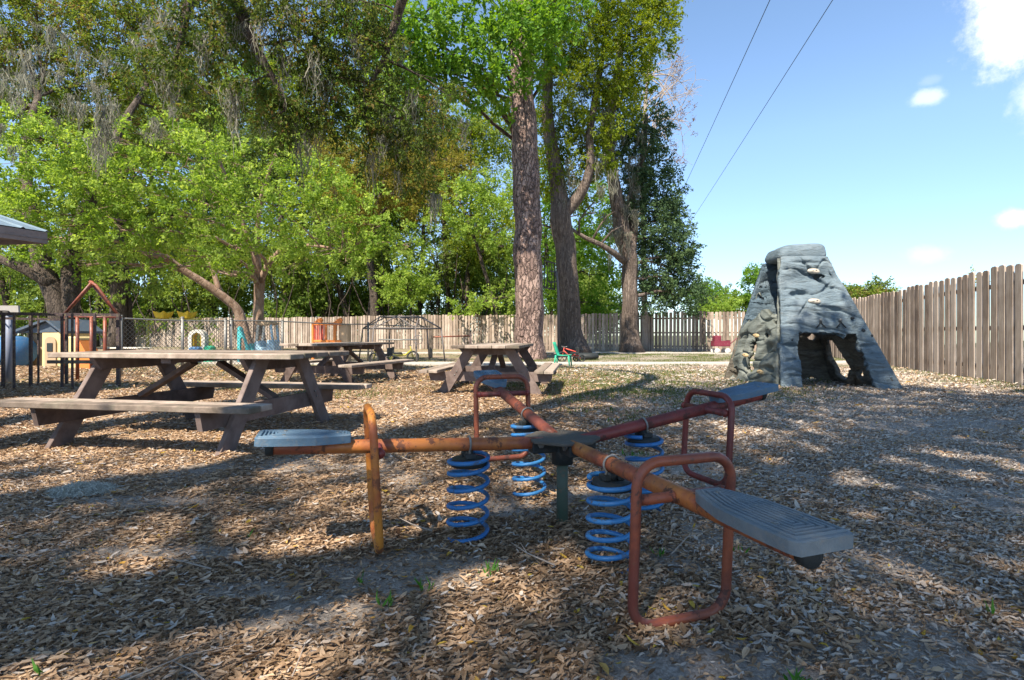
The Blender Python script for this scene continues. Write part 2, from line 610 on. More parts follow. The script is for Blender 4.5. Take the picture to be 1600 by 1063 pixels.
# far ring of the same sheet out to the horizon
BIG = 700.0
nv = len(V)
cor = [0, nx_ - 1, nx_ * ny_ - 1, nx_ * (ny_ - 1)]
bot = np.arange(nx_); top = nx_ * (ny_ - 1) + np.arange(nx_)
lef = np.arange(ny_) * nx_; rig = lef + nx_ - 1
ext = []
faces2 = []
def skirt(ids, dx, dy):
    global nv, V
    e = V[ids].copy()
    if dx: e[:, 0] = dx * BIG; e[:, 1] *= 18
    if dy: e[:, 1] = dy * BIG; e[:, 0] *= 25
    e[:, 2] = 0
    b = len(V)
    V = np.concatenate([V, e])
    k = np.arange(len(ids) - 1)
    q = np.stack([ids[k], ids[k + 1], b + k + 1, b + k], 1)
    return q if (dx > 0 or dy < 0) is False else q[:, ::-1]
Fs = [F, skirt(bot, 0, -1), skirt(top, 0, 1), skirt(lef, -1, 0), skirt(rig, 1, 0)]
F = np.concatenate(Fs)

mg, t, bs, o_ = new_mat('leafy_ground')
M['ground'] = mg
vw = t.coords((1, 1, 1))
big = t.noise(vw, 0.55, 5, 0.6)
med = t.noise(vw, 3.2, 6, 0.65)
fine = t.noise(vw, 26, 6, 0.7)
vo = t.add('ShaderNodeTexVoronoi', feature='F1')
vs_ = t.coords((10, 26, 10), rot=(0, 0, .35))
wn = t.add('ShaderNodeTexNoise'); t.l.new(vs_, wn.inputs['Vector']); wn.inputs['Scale'].default_value = .6
va = t.add('ShaderNodeVectorMath', operation='MULTIPLY_ADD')
t.l.new(wn.outputs['Color'], va.inputs[0]); va.inputs[1].default_value = (3.5, 3.5, 3.5); t.l.new(vs_, va.inputs[2])
t.l.new(va.outputs[0], vo.inputs['Vector']); vo.inputs['Scale'].default_value = 1.0
sp = t.add('ShaderNodeSeparateColor'); t.l.new(vo.outputs['Color'], sp.inputs[0])
gr_ = t.noise(vw, 95, 5, .75)
leafc = t.ramp(sp.outputs[0], [(0, (.11, .075, .05)), (.35, (.20, .14, .095)), (.65, (.30, .215, .15)), (.85, (.38, .31, .25)), (1, (.33, .22, .12))])
soil = t.ramp(fine, [(.3, (.22, .18, .145)), (.55, (.40, .35, .30)), (.75, (.54, .49, .43))])
tco = t.add('ShaderNodeTexCoord')
sx = t.add('ShaderNodeSeparateXYZ'); t.l.new(tco.outputs['Object'], sx.inputs[0])
chips = t.ramp(gr_, [(.36, (.10, .075, .055)), (.47, (.24, .19, .145)), (.55, (.40, .34, .28)), (.66, (.56, .50, .43))])
soil = t.mix(.55, soil, chips)
near_ = t.ramp(t.math('DIVIDE', sx.outputs[1], 30.0), [(.16, 1.0), (.34, 0.0)])
patch = t.ramp(t.math('ADD', t.math('MULTIPLY', big, .5), t.math('MULTIPLY', med, .5)), [(.5, 0.0), (.62, .75)])
c = t.mix(t.math('MAXIMUM', near_, patch), leafc, soil)
hs_ = t.add('ShaderNodeHueSaturation'); t.l.new(c, hs_.inputs['Color']); hs_.inputs['Saturation'].default_value = .62; hs_.inputs['Value'].default_value = 1.12
gx_ = t.ramp(t.math('ADD', t.math('MULTIPLY', sx.outputs[0], .2), big), [(.4, 0.0), (1.0, .9)])
c = t.mix(gx_, c, hs_.outputs[0])
gy_ = t.ramp(t.math('DIVIDE', sx.outputs[1], 30.0), [(.22, 0.0), (.36, 1.0), (1.0, 1.0)])
gm = t.math('MULTIPLY', gy_, t.ramp(t.noise(vw, 1.1, 5, .65), [(.44, 0.0), (.6, .8)]))
gcol = t.ramp(fine, [(.3, (.08, .09, .035)), (.6, (.17, .17, .07)), (.8, (.30, .25, .13))])
c = t.mix(gm, c, gcol)
far = t.ramp(t.math('DIVIDE', sx.outputs[1], 100.0), [(.34, 0.0), (.42, .8)])
c = t.mix(far, c, (.07, .09, .03))
t.l.new(c, bs.inputs['Base Color'])
bs.inputs['Roughness'].default_value = .95
hh = t.math('ADD', t.math('MULTIPLY', vo.outputs['Distance'], -.5), t.math('ADD', t.math('ADD', fine, med), gr_))
bump(t, bs, hh, .8, .02)
ground = np_mesh('ground', V, F.ravel(), np.arange(len(F)) * 4, np.full(len(F), 4), np.zeros(len(F)), 'ground')
tag(ground, 'leaf-strewn sandy playground floor', None, None, 'structure')

# ---- concrete tricycle path: an oval ring
PCX, PCY, PRX, PRY, PW = 1.0, 21.2, 14.5, 4.9, 0.55
def ring_path():
    mb = MB()
    n = 160
    vs = []
    for i in range(n):
        a = 2 * math.pi * i / n
        e = 2.6
        cx = math.copysign(abs(math.cos(a)) ** (2 / e), math.cos(a)); sy = math.copysign(abs(math.sin(a)) ** (2 / e), math.sin(a))
        for k in (-1, 1):
            x = PCX + (PRX + k * PW) * cx; y = PCY + (PRY + k * PW) * sy
            vs.append((x, y, 0.05)); vs.append((x, y, -0.06))
    fs = []
    for i in range(n):
        j = (i + 1) % n
        a, b = i * 4, j * 4
        fs += [(a, b, b + 2, a + 2)[::-1], (a, a + 1, b + 1, b)[::-1], (a + 2, b + 2, b + 3, a + 3)[::-1]]
    mb.add(vs, fs)
    o = mb.build('path', 'concrete')
    tag(o, 'pale concrete tricycle path looping across the yard', None, None, 'structure')
ring_path()


def in_path(x, y):
    e = 2.6
    r1 = (np.abs((x - PCX) / (PRX + PW)) ** e + np.abs((y - PCY) / (PRY + PW)) ** e) < 1
    r0 = (np.abs((x - PCX) / (PRX - PW)) ** e + np.abs((y - PCY) / (PRY - PW)) ** e) < 1
    return r1 & ~r0


# ---- fallen leaves
def litter():
    parts = []
    def zone(y0, y1, dens, smin, smax):
        wid0 = 1.02
        area = (y1 * y1 - y0 * y0) * wid0
        n = int(area * dens)
        y = np.sqrt(rng.uniform(y0 * y0, y1 * y1, n))
        x = rng.uniform(-wid0, wid0, n) * (y + .3)
        keep = ~in_path(x, y) | (rng.random(n) < .12)
        # bare sandy patches
        b = vnoise(x * 1.1 + 5, y * 1.1, 11) * .6 + vnoise(x * 3.3, y * 3.3, 12) * .4
        thin = np.clip((b - .65) / .16, 0, .8)
        for (cx, cy, rx, ry) in [(-.38, 2.02, .34, .22), (-.62, 1.72, .3, .15), (.55, 1.42, .3, .14), (-2.0, 2.9, .5, .10), (-1.5, 2.2, .5, .07),
                                 (1.0, 3.6, .3, .25), (-.9, 1.9, .2, .08)]:
            r = np.hypot((x - cx) / rx, (y - cy) / ry)
            thin = np.maximum(thin, np.clip((1.2 - r + .5 * (vnoise(x * 14, y * 14, 8) - .5)) / .5, 0, .88))
        keep &= rng.random(n) > thin * .97
        x = x[keep]; y = y[keep]
        n = len(x)
        s = rng.uniform(smin, smax, n) * np.where(rng.random(n) < .08, 1.5, 1)
        z = ground_h(x, y) + rng.uniform(0.002, .028, n) * (s / .06)
        parts.append((x, y, z, s))
    zone(.95, 2.6, 15000, .014, .037)
    zone(.95, 3.2, 9000, .008, .020)
    zone(3.2, 5.5, 3500, .010, .024)
    zone(2.6, 5.0, 6600, .018, .042)
    zone(5.0, 9.0, 2400, .026, .055)
    zone(9.0, 15.0, 340, .05, .09)
    # drifts against posts, loops and trunks
    for (cx, cy, r_, k) in [(.235, 2.5, .13, 420), (-.56, 2.24, .12, 300), (.37, 1.62, .10, 260), (.66, 1.72, .10, 220), (-.2, 2.35, .16, 420), (.39, 2.06, .16, 420), (.66, 2.65, .15, 300), (.08, 2.94, .15, 260),
                            (-2.1, 3.95, .15, 260), (-1.9, 5.1, .15, 160), (-3.3, 4.1, .16, 220), (4.4, 8.4, .4, 500), (6.0, 8.2, .4, 400), (4.1, 10.2, .4, 250), (5.2, 8.5, .6, 400)]:
        a = rng.uniform(0, 2 * np.pi, k); q = np.abs(rng.normal(size=k)) * r_ * .8
        x = cx + np.cos(a) * q; y = cy + np.sin(a) * q
        s = rng.uniform(.02, .05, k) * (1 if cy < 6 else 1.3)
        parts.append((x, y, ground_h(x, y) + rng.random(k) * .045 * np.exp(-q / r_), s))
    x, y, z, s = [np.concatenate([p[i] for p in parts]) for i in range(4)]
    n = len(x)
    ang = rng.uniform(0, 2 * np.pi, n)
    # raked, wind-blown grain
    al = .35 + 1.3 * (vnoise(x * .35, y * .35, 21) - .5)
    ang = np.where(rng.random(n) < .45, al + rng.normal(size=n) * .45, ang)
    tilt = rng.normal(size=n) * .19
    D = np.stack([np.cos(ang) * np.cos(tilt), np.sin(ang) * np.cos(tilt), np.sin(tilt)], 1)
    UP = norm(np.stack([rng.normal(size=n) * .22, rng.normal(size=n) * .22, np.ones(n)], 1))
    S = norm(np.cross(UP, D)); N = np.cross(D, S)
    L = s[:, None]
    wd = (s * rng.uniform(.20, .40, n))[:, None]
    curl = (rng.normal(size=n) * .27)[:, None]
    cup = (rng.uniform(-.3, .95, n))[:, None] * wd * .5
    P = np.stack([x, y, z], 1)
    p0 = P - D * L * .5 + N * curl * L * .5
    def row(u, k):
        c = P + D * L * u
        return c + S * wd * k + N * cup, c - S * wd * k + N * cup
    l1, r1 = row(-.22, .46); l2, r2 = row(.16, .5)
    c1 = P - D * L * .22; c2 = P + D * L * .16
    tp = P + D * L * .5 + N * curl * L * .6
    V = np.stack([p0, l1, c1, r1, l2, c2, r2, tp], 1).reshape(-1, 3)
    base = np.arange(n)[:, None] * 8
    lp = np.array([0, 2, 1, 0, 3, 2, 1, 2, 5, 4, 2, 3, 6, 5, 4, 5, 7, 5, 6, 7])
    tot1 = np.array([3, 3, 4, 4, 3, 3])
    idx = (base + lp[None]).ravel()
    tt = np.tile(tot1, n)
    st = np.concatenate([[0], np.cumsum(tt)[:-1]])
    clump = vnoise(x * .7, y * .7, 31)
    tint = np.clip(rng.beta(2.2, 2.4, n) * .85 + (clump - .5) * .22, 0, .9)
    # right-hand leaves are greyer, and paler to lift the shade there in colour
    grey = np.clip((x - .3) / 2.4, 0, 1) * .62 + .06
    tint = np.where(rng.random(n) < grey, .72 + .2 * rng.random(n), tint)
    tint = np.where(rng.random(n) < .012, .95 + .05 * rng.random(n), tint)
    tint = np.repeat(tint, 6)
    o = np_mesh('leaf_litter', V, idx, st, tt, tint, 'litter', smooth=False)
    tag(o, 'brown and grey fallen oak leaves covering the playground floor', 'fallen leaves', None, 'stuff')
litter()


def blades(name, spots, h0, h1, per, mat, label, cat):
    """grass / sprouts: spots (x,y,radius,count)"""
    P = []; 
    for (x, y, r, n) in spots:
        a = rng.uniform(0, 2 * np.pi, n); q = np.sqrt(rng.random(n)) * r
        P.append(np.stack([x + np.cos(a) * q, y + np.sin(a) * q], 1))
    P = np.concatenate(P)
    keep = ~in_path(P[:, 0], P[:, 1])
    P = P[keep]
    n = len(P)
    z = ground_h(P[:, 0], P[:, 1])
    P3 = np.concatenate([P, z[:, None]], 1)
    D = np.stack([rng.normal(size=n) * .45, rng.normal(size=n) * .45, np.ones(n)], 1)
    s = rng.uniform(h0, h1, n)
    o = leaf_mesh(name, P3, D, s, .16, rng.random(n) * .9, mat)
    return tag(o, label, cat, None, 'stuff')


sp_ = []
for _ in range(520):
    y = random.uniform(7.5, 27)
    x = random.uniform(-.75, .55) * y if random.random() < .4 else random.uniform(0.02, .55) * y
    if vnoise(np.array([x * .5]), np.array([y * .5]), 41)[0] < .42: continue
    sp_.append((x, y, random.uniform(.3, .9), 130))
for k in range(60):          # along the foot of the right fence
    y = 4 + k * .38
    sp_.append((8.9 + .31 * (y - 9.28) - .35, y, .45, 90))
for x, y in [(1.3, 5.4), (1.55, 5.9), (.9, 6.3), (2.2, 6.6), (.7, 7.2), (1.1, 7.5)]:
    sp_.append((x, y, .35, 130))
blades('grass', sp_, .03, .08, 1, 'grass', 'thin patchy grass between the leaves and along the fences', 'grass')
M['fallen_moss'] = mat_leaf('fallen_moss', [(0, (.30, .30, .26)), (1, (.60, .60, .54))], .2, 1.2, .9)
M['sprout'] = mat_leaf('sprout', [(0, (.04, .12, .02)), (1, (.10, .26, .04))], .35, 1.5)
blades('green_sprouts', [(-.29, 1.86, .03, 9), (-.42, 1.76, .03, 10), (-.09, 1.98, .035, 12), (.74, 1.36, .03, 14), (-.55, 1.93, .02, 5), (-1.15, 2.35, .01, 3),
                         (.93, 2.2, .03, 8), (.60, 2.15, .02, 5), (.9, 3.9, .1, 25), (1.55, 1.72, .02, 4), (-1.25, 1.42, .015, 3)],
       .03, .065, 1, 'sprout', 'small fresh green sprouts poking through the fallen leaves', 'sprouts')


# ---------------------------------------------------------------- spring seesaw
def seesaw():
    C0 = Vector((.235, 2.50, 0))
    root = empty('spring_seesaw', C0, 'four-armed rusty orange spring seesaw with blue coil springs and grey seats', 'seesaw')
    L = C0
    # post
    mb = MB(); mb.tube([C0 + Vector((0, 0, -.05)), C0 + Vector((0, 0, .37))], .0265, 20)
    mb.build('post', 'green_post', root, L)
    # plate
    mb = MB()
    poly = [(math.cos(2 * math.pi * (i + .5) / 8) * .178, math.sin(2 * math.pi * (i + .5) / 8) * .178) for i in range(8)]
    T = Matrix.Translation(C0) @ Matrix.Rotation(R(19), 4, 'Z')
    mb.prism(poly, .412, .426, T)
    p = mb.build('hub_plate', 'plate', root, L)
    bv = p.modifiers.new('bevel', 'BEVEL'); bv.width = .004; bv.segments = 2
    mb = MB()
    mb.tube([C0 + Vector((0, 0, .30)), C0 + Vector((0, 0, .411))], .05, 18)
    for k in range(4):
        a = R(19 + 90 * k)
        mb.box(C0 + Vector((math.cos(a) * .10, math.sin(a) * .10, .385)), (.12, .07, .05), a, ch=.005)
    mb.build('hub', 'rubber', root, L)
    arms = [  # azimuth, z0, slope, paint, loop low, loop high
        (19, .385, .165, 'red_paint', -.36, .075, 'seat_blue', .44, .80, .87, 1.22),
        (109, .395, .155, 'copper_paint', -.40, .10, 'seat_blue', .46, .885, .955, 1.31),
        (199, .397, .048, 'yellow_paint', -.39, .15, 'seat_blue', .45, .845, .95, 1.30),
        (289, .400, .00, 'orange_paint', -.385, .12, 'seat_plastic', .46, .885, 1.005, 1.405),
    ]
    for ai, (az, z0, sl, paint, lo, hi, sm, cl_l, hd_l, l0, l1) in enumerate(arms):
        a = R(az)
        u = Vector((math.cos(a), math.sin(a), sl)); v = Vector((-math.sin(a), math.cos(a), 0))
        nrm = u.normalized().cross(v).normalized() * 1.0
        if nrm.z < 0: nrm = -nrm
        P = lambda l, s=0, h=0: C0 + Vector((0, 0, z0)) + u * l + v * s + nrm * h
        # main tube
        ap = paint if ai != 2 else 'orange_paint'
        mb = MB()
        mb.tube([P(.10), P(.2), P(.5), P(.8), P(l1 - .075), P(l1 - .055)], [.027, .029, .029, .029, .027, .0265], 20)
        arm = mb.build('arm', ap, root, L)
        mb = MB(); mb.tube([P(l1 - .063), P(l1 - .04), P(l1 - .033)], [.031, .031, .026], 18)
        mb.build('end_cap', 'rubber', arm, L)
        # pivot bolt at hub
        mb = MB(); mb.tube([P(.125, -.045), P(.125, .045)], .009, 10); mb.tube([P(.125, -.05), P(.125, -.043)], .016, 6, smooth=False)
        mb.tube([P(.125, .043), P(.125, .05)], .016, 6, smooth=False)
        mb.build('pivot_bolt', 'bolt', arm, L)
        # handle loop, rounded rectangle in the plane (v, z)
        mb = MB(); pts = []
        hw = .168; rc = .07
        H0 = P(hd_l)
        for cx, cz, a0 in ((hw - rc, hi - rc, 0), (-(hw - rc), hi - rc, 90), (-(hw - rc), lo + rc, 180), (hw - rc, lo + rc, 270)):
            for s in range(7):
                b = R(a0 + 15 * s)
                q = Vector((cx + math.cos(b) * rc, cz + math.sin(b) * rc))
                bow = 1.0 + .05 * math.sin((q.y - lo) / (hi - lo) * math.pi)
                pts.append(H0 + v * q.x * bow + Vector((0, 0, q.y)) + u * .03 * (q.y - lo) / (hi - lo))
        mb.tube(pts, .0158, 14, closed=True)
        hl = mb.build('handle_loop', paint if ai != 3 else 'copper_paint', root, L)
        mb = MB(); mb.tube([H0 + v * -hw + Vector((0, 0, .0)), H0 + v * hw], .0165, 14)
        for q_ in (-hw + .012, -.03, .03, hw - .012):
            mb.tube([H0 + v * (q_ - .006), H0 + v * q_, H0 + v * (q_ + .006)], [.017, .021, .017], 12)
        mb.build('crossbar', 'red_paint' if ai != 3 else 'copper_paint', hl, L)
        # clamp over spring
        mb = MB(); pts = []
        for s in range(17):
            b = R(-50 + 280 * s / 16)
            pts.append(P(cl_l, math.cos(b) * .034, math.sin(b) * .034))
        pts = [P(cl_l, .033, -.06)] + pts + [P(cl_l, -.033, -.06)]
        mb.tube(pts, .0048, 8)
        mb.build('clamp', 'galv', root, L)
        # spring
        base = C0 + u * cl_l; base.z = 0
        ztop = (P(cl_l)).z - .050
        turns = 5.7; zb = .012
        # drifting springs lean a little, as the arms have sunk or risen
        lean = Vector((random.uniform(-.012, .012), random.uniform(-.012, .012), 0))
        pts = []; n = 190
        for i in range(n + 1):
            s = i / n
            th = 2 * math.pi * turns * s + ai * 1.7
            # close-wound top
            z = zb + (ztop - zb) * (s * 1.13 if s < .78 else .8814 + (s - .78) * .54)
            pts.append(base + lean * (1 - s) + Vector((math.cos(th) * .086, math.sin(th) * .086, z)))
        mb = MB(); mb.tube(pts, .0096, 10)
        mb.build('spring', 'blue_steel', root, L)
        # mount blocks
        mb = MB()
        mz = ztop - .028
        bx = base + Vector((0, 0, mz))
        mb.tube([bx + Vector((0, 0, -.014)), bx + Vector((0, 0, .018))], [.079, .073], 22)
        for sgn in (-1, 1):
            mb.box(base + Vector((0, 0, mz + .03)) + v * sgn * .03, (.05, .028, .022), a, ch=.003)
        mb.tube([base + Vector((0, 0, mz + .02)), P(cl_l, 0, -.028)], .022, 12)
        mb.build('spring_mount', 'rubber', root, L)
        # seat: tapered moulded board with grooves
        def hwid(t_):
            if t_ < .38: return .037 + (.088 - .037) * (t_ / .38) ** .8
            return .088 + .004 * math.sin((t_ - .38) / .62 * math.pi)
        nU, nV = 130, 72
        def top_h(t_, s_):        # s_ in -1..1
            hw_ = hwid(t_)
            e = min(t_ * .38, (1 - t_) * .38, hw_ * (1 - abs(s_)))
            # ridges follow the outline
            g = 0.0
            if e > .014:
                g = .0036 * (1 if math.sin((e - .014) * 2 * math.pi / .0145) > -.15 else -1)
            if e < .005: g -= .0035 * (1 - e / .005) ** 1.5
            return .034 + .026 * max(0, (t_ - .1)) * 0 + g
        vs, fs = [], []
        for i in range(nU + 1):
            t_ = i / nU
            for j in range(nV + 1):
                s_ = -1 + 2 * j / nV
                cr = 1.0
                if t_ > .93: cr = 1 - .12 * ((t_ - .93) / .07) ** 2
                vs.append(P(l0 + (l1 - l0) * t_, hwid(t_) * s_ * cr, top_h(t_, s_) + .022))
        bq = len(vs)
        # underside ring
        for i in range(nU + 1):
            for j in (0, nV):
                t_ = i / nU
                cr = 1.0 if t_ <= .93 else 1 - .12 * ((t_ - .93) / .07) ** 2
                vs.append(P(l0 + (l1 - l0) * t_, hwid(t_) * (-1 if j == 0 else 1) * .97 * cr, .022))
        for i in range(nU):
            for j in range(nV):
                q = i * (nV + 1) + j
                fs.append((q, q + nV + 1, q + nV + 2, q + 1))
            for k, j in ((0, 0), (1, nV)):
                t0 = i * (nV + 1) + j; t1 = t0 + nV + 1; b0 = bq + i * 2 + k; b1 = b0 + 2
                fs.append((t0, b0, b1, t1) if k == 0 else (t0, t1, b1, b0))
            fs.append((bq + i * 2, bq + i * 2 + 1, bq + i * 2 + 3, bq + i * 2 + 2))
        fs.append(tuple([bq] + list(range(0, nV + 1)) + [bq + 1]))
        e0 = nU * (nV + 1)
        fs.append(tuple([bq + nU * 2 + 1] + list(range(e0 + nV, e0 - 1, -1)) + [bq + nU * 2]))
        mb = MB(); mb.add(vs, fs)
        st = mb.build('seat', sm, root, L)
        mb = MB()
        for (bl, bsn) in ((l0 + .05, 0), (l1 - .1, .045), (l1 - .1, -.045)):
            mb = MB(); mb.tube([P(bl, bsn, .053), P(bl, bsn, .059), P(bl, bsn, .061)], [.010, .009, .005], 12)
            mb.build('bolt', 'bolt', st, L)
        mb = MB(); mb.box(P((l0 + l1) / 2, 0, .021), (.28, .055, .012), mat=Matrix((u.normalized(), v, nrm)).transposed())
        mb.build('seat_bracket', 'rubber', root, L)
seesaw()


# ---------------------------------------------------------------- picnic tables
def picnic_table(name, x, y, rot, label, group='wooden picnic tables', L_=2.285, wt=.40):
    """u along the length, v across; world rotation rot of u"""
    root = empty(name, (x, y, 0), label, 'picnic table', group)
    root.rotation_euler = (0, 0, rot)
    zt, zs = .748, .39
    top_hw = .50; b_out = .98; b_in = .70
    root_loc = (0, 0, 0)
    def B(mb, nm, mt, par=root):
        return mb.build(nm, mt, par, root_loc)
    # top planks
    mb = MB()
    n = 5; w_ = 2 * top_hw / n
    for i in range(n):
        v0 = -top_hw + w_ * (i + .5)
        e1 = random.uniform(-.012, .012); e2 = random.uniform(-.012, .012)
        mb.beam((-L_ / 2 + e1, v0, zt - .022), (L_ / 2 + e2, v0 + random.uniform(-.003, .003), zt - .022 + random.uniform(-.003, .003)), w_ - .008, .044, ch=.006)
    B(mb, 'tabletop', M['grey_plank'])
    for sgn in (-1, 1):
        mb = MB()
        w2 = (b_out - b_in) / 2
        for i in range(2):
            v0 = sgn * (b_in + w2 * (i + .5))
            mb.beam((-L_ / 2 + random.uniform(-.015, .015), v0, zs - .022), (L_ / 2 + random.uniform(-.015, .015), v0, zs - .022 + random.uniform(-.004, .004)), w2 - .006, .046, ch=.006)
        B(mb, 'bench', M['grey_plank'])
    uf = L_ / 2 * .66
    for su in (-1, 1):
        U = su * uf
        for sv in (-1, 1):
            # leg board leaning outwards
            mb = MB()
            p0 = Vector((U, sv * .74, -.02)); p1 = Vector((U, sv * .285, zt - .047))
            d = (p1 - p0).normalized()
            wl = .15
            # cut the ends level
            hw = wl / 2 / d.z
            pl = [(p0.y - hw, p0.z), (p0.y + hw, p0.z), (p1.y + hw, p1.z), (p1.y - hw, p1.z)]
            T = Matrix(((0, 0, 1, U), (1, 0, 0, 0), (0, 1, 0, 0), (0, 0, 0, 1)))
            mb.prism(pl, -.022, .022, T)
            lg = B(mb, 'leg', M['brown_board'])
            bv = lg.modifiers.new('bevel', 'BEVEL'); bv.width = .004; bv.segments = 1
            for (yy_, zz_) in ((sv * .53, .30), (sv * .50, .35)):
                mb = MB(); mb.tube([(U + su * .023, yy_, zz_), (U + su * .030, yy_, zz_)], .010, 8)
                mb.build('bolt', M['bolt'], lg, root_loc)
        # bench bearer, ends cut at an angle
        mb = MB()
        z0, z1 = zs - .046 - .14, zs - .046
        pl = [(-b_out + .06, z0), (b_out - .06, z0), (b_out - .03, z1), (-b_out + .03, z1)]
        T = Matrix(((0, 0, 1, U + su * -.045), (1, 0, 0, 0), (0, 1, 0, 0), (0, 0, 0, 1)))
        mb.prism(pl, -.022, .022, T)
        B(mb, 'bench_bearer', M['brown_board'])
        mb = MB()
        z0, z1 = zt - .046 - .10, zt - .046
        pl = [(-top_hw + .10, z0), (top_hw - .10, z0), (top_hw - .02, z1), (-top_hw + .02, z1)]
        mb.prism(pl, -.022, .022, T)
        B(mb, 'top_bearer', M['brown_board'])
        mb = MB()
        mb.beam((U - su * .07, 0, zs - .05), (U - su * .62, 0, zt - .10), .09, .04, up=(0, 0, 1))
        B(mb, 'brace', M['brown_board'])
    mb = MB(); mb.beam((-.02, -top_hw + .06, zt - .066), (-.02, top_hw - .06, zt - .066), .09, .038)
    B(mb, 'cleat', M['brown_board'])
    return root


picnic_table('picnic_table', -2.78, 4.87, -.175, 'weathered brown picnic table nearest the camera, in front of the play railing')
picnic_table('picnic_table', -3.30, 10.35, 1.28, 'farther picnic table partly hidden behind the nearest one, by the chain-link fence')
picnic_table('picnic_table', -.24, 8.76, 1.441, 'picnic table in front of the big pine trunk, beside the green chair')


# ---------------------------------------------------------------- rock climber
def climber():
    A = Vector((4.27, 8.50, 0)); Bc = Vector((6.08, 8.28, 0)); Cc = Vector((6.05, 10.1, 0)); Dc = Vector((4.06, 10.3, 0))
    At = Vector((4.50, 8.98, 2.20)); Bt = Vector((5.25, 8.92, 2.20)); Ct = Vector((5.30, 9.68, 2.20)); Dt = Vector((4.55, 9.72, 2.20))
    root = empty('rock_climber', (5.1, 9.3, 0), 'blue-grey moulded rock climbing pyramid with open arches by the right fence', 'climbing frame')
    LOC = (5.1, 9.3, 0)
    m, t, bs, o = new_mat('rock_plastic')
    M['rock'] = m
    v = t.coords((1, 1, 1))
    n = t.noise(v, 1.6, 6, .62); n2 = t.noise(t.coords((1.4, 1.4, 5)), 4.5, 8, .7, .8); n3 = t.noise(v, 60, 4, .6)
    c = t.ramp(n, [(.3, (.085, .125, .155)), (.5, (.145, .195, .23)), (.72, (.22, .26, .28))])
    c = t.mix(t.ramp(n2, [(.52, 0), (.66, .6)]), c, (.06, .075, .075))
    c = t.mix(t.ramp(t.noise(v, 9, 5, .7), [(.6, 0), (.75, .4)]), c, (.26, .25, .22))
    t.l.new(c, bs.inputs['Base Color']); bs.inputs['Roughness'].default_value = .6
    bump(t, bs, t.math('ADD', n2, t.math('MULTIPLY', n3, .3)), .9, .045)
    m, t, bs, o = new_mat('rock_plastic_olive')
    M['rock_olive'] = m
    v = t.coords((1, 1, 1))
    n = t.noise(v, 1.9, 6, .62); n2 = t.noise(t.coords((1.2, 1.2, 5)), 5.5, 7, .65, .5)
    c = t.ramp(n, [(.3, (.085, .098, .088)), (.5, (.135, .152, .14)), (.72, (.20, .21, .185))])
    c = t.mix(t.ramp(n2, [(.52, 0), (.72, .5)]), c, (.06, .06, .045))
    t.l.new(c, bs.inputs['Base Color']); bs.inputs['Roughness'].default_value = .65
    bump(t, bs, n2, .55, .03)

    m, t, bs, o = new_mat('rock_plastic_stained')
    M['rock_stained'] = m
    v = t.coords((1, 1, 1))
    n = t.noise(v, 1.7, 6, .62); n2 = t.noise(t.coords((1.4, 1.4, 5)), 4.5, 8, .7, .8)
    ca = t.ramp(n, [(.3, (.06, .10, .135)), (.5, (.10, .15, .19)), (.72, (.15, .19, .22))])
    cb = t.ramp(n2, [(.3, (.07, .062, .05)), (.5, (.135, .12, .095)), (.72, (.21, .19, .155))])
    tz = t.add('ShaderNodeTexCoord'); sz2 = t.add('ShaderNodeSeparateXYZ'); t.l.new(tz.outputs['Object'], sz2.inputs[0])
    c = t.mix(t.ramp(t.math('ADD', t.math('MULTIPLY', sz2.outputs[2], .5), t.math('MULTIPLY', n, .4)), [(.62, 1.0), (.78, 0.0)]), ca, cb)
    t.l.new(c, bs.inputs['Base Color']); bs.inputs['Roughness'].default_value = .65
    bump(t, bs, n2, .9, .045)

    def face(nm, a, b, bt, at, hole, mat, N=130, seed=0, amp=1.0, creases=(), push=0.0):
        Nv = 170
        nrm = (b - a).cross(at - a).normalized()
        ctr = Vector((5.1, 9.3, 1.0))
        if nrm.dot((a + b + at + bt) / 4 - ctr) < 0: nrm = -nrm
        def pt(u, v):
            p = (a * (1 - u) + b * u) * (1 - v) + (at * (1 - u) + bt * u) * v
            return p
        vs = []
        for j in range(Nv + 1):
            for i in range(N + 1):
                u, v = i / N, j / Nv
                p = pt(u, v)
                q = Vector((p.x * 1.0 + seed, p.y, p.z * 2.2))
                strat = noise.noise(Vector((u * 1.2 + seed, v * 9.0 + .9 * noise.noise(q * 1.3), seed)))
                d = .05 * noise.noise(q * 1.3) + .035 * (abs(strat) ** .55 * math.copysign(1, strat)) + .012 * noise.noise(q * 5)
                # horizontal ledges
                ph = (v * 6.0 + .9 * noise.noise(Vector((u * 2.2, v * 1.5, seed + 5)))) % 1.0
                d += -.05 * math.exp(-((ph - .5) / .035) ** 2) * (.5 + .5 * noise.noise(Vector((u * 5, v * 3, seed + 9)) * 1.0) + .3)
                for (cu, cv, ru, rv, dep, rot_) in creases:
                    du, dv = u - cu, v - cv
                    x_ = du * math.cos(rot_) + dv * math.sin(rot_); y_ = -du * math.sin(rot_) + dv * math.cos(rot_)
                    d -= dep * math.exp(-((x_ / ru) ** 2 + (y_ / rv) ** 2) ** 2)
                e = min(u, 1 - u)
                fade = min(1, e / .10)
                w_h = hole(u, v)
                d *= amp
                # rolled edges and lips round the openings
                lip = .05 * math.exp(-(w_h / .045) ** 2) if w_h > 0 else .05
                vs.append(p + nrm * (d * (.1 + .9 * fade) - lip + push))
        fs = []
        for j in range(Nv):
            for i in range(N):
                u, v = (i + .5) / N, (j + .5) / Nv
                if hole(u, v) > 0:
                    k = j * (N + 1) + i
                    fs.append((k, k + 1, k + N + 2, k + N + 1))
        # keep used verts
        used = sorted({i for f in fs for i in f}); mp = {k: i for i, k in enumerate(used)}
        mb = MB(); mb.add([vs[i] for i in used], [tuple(mp[i] for i in f) for f in fs], True)
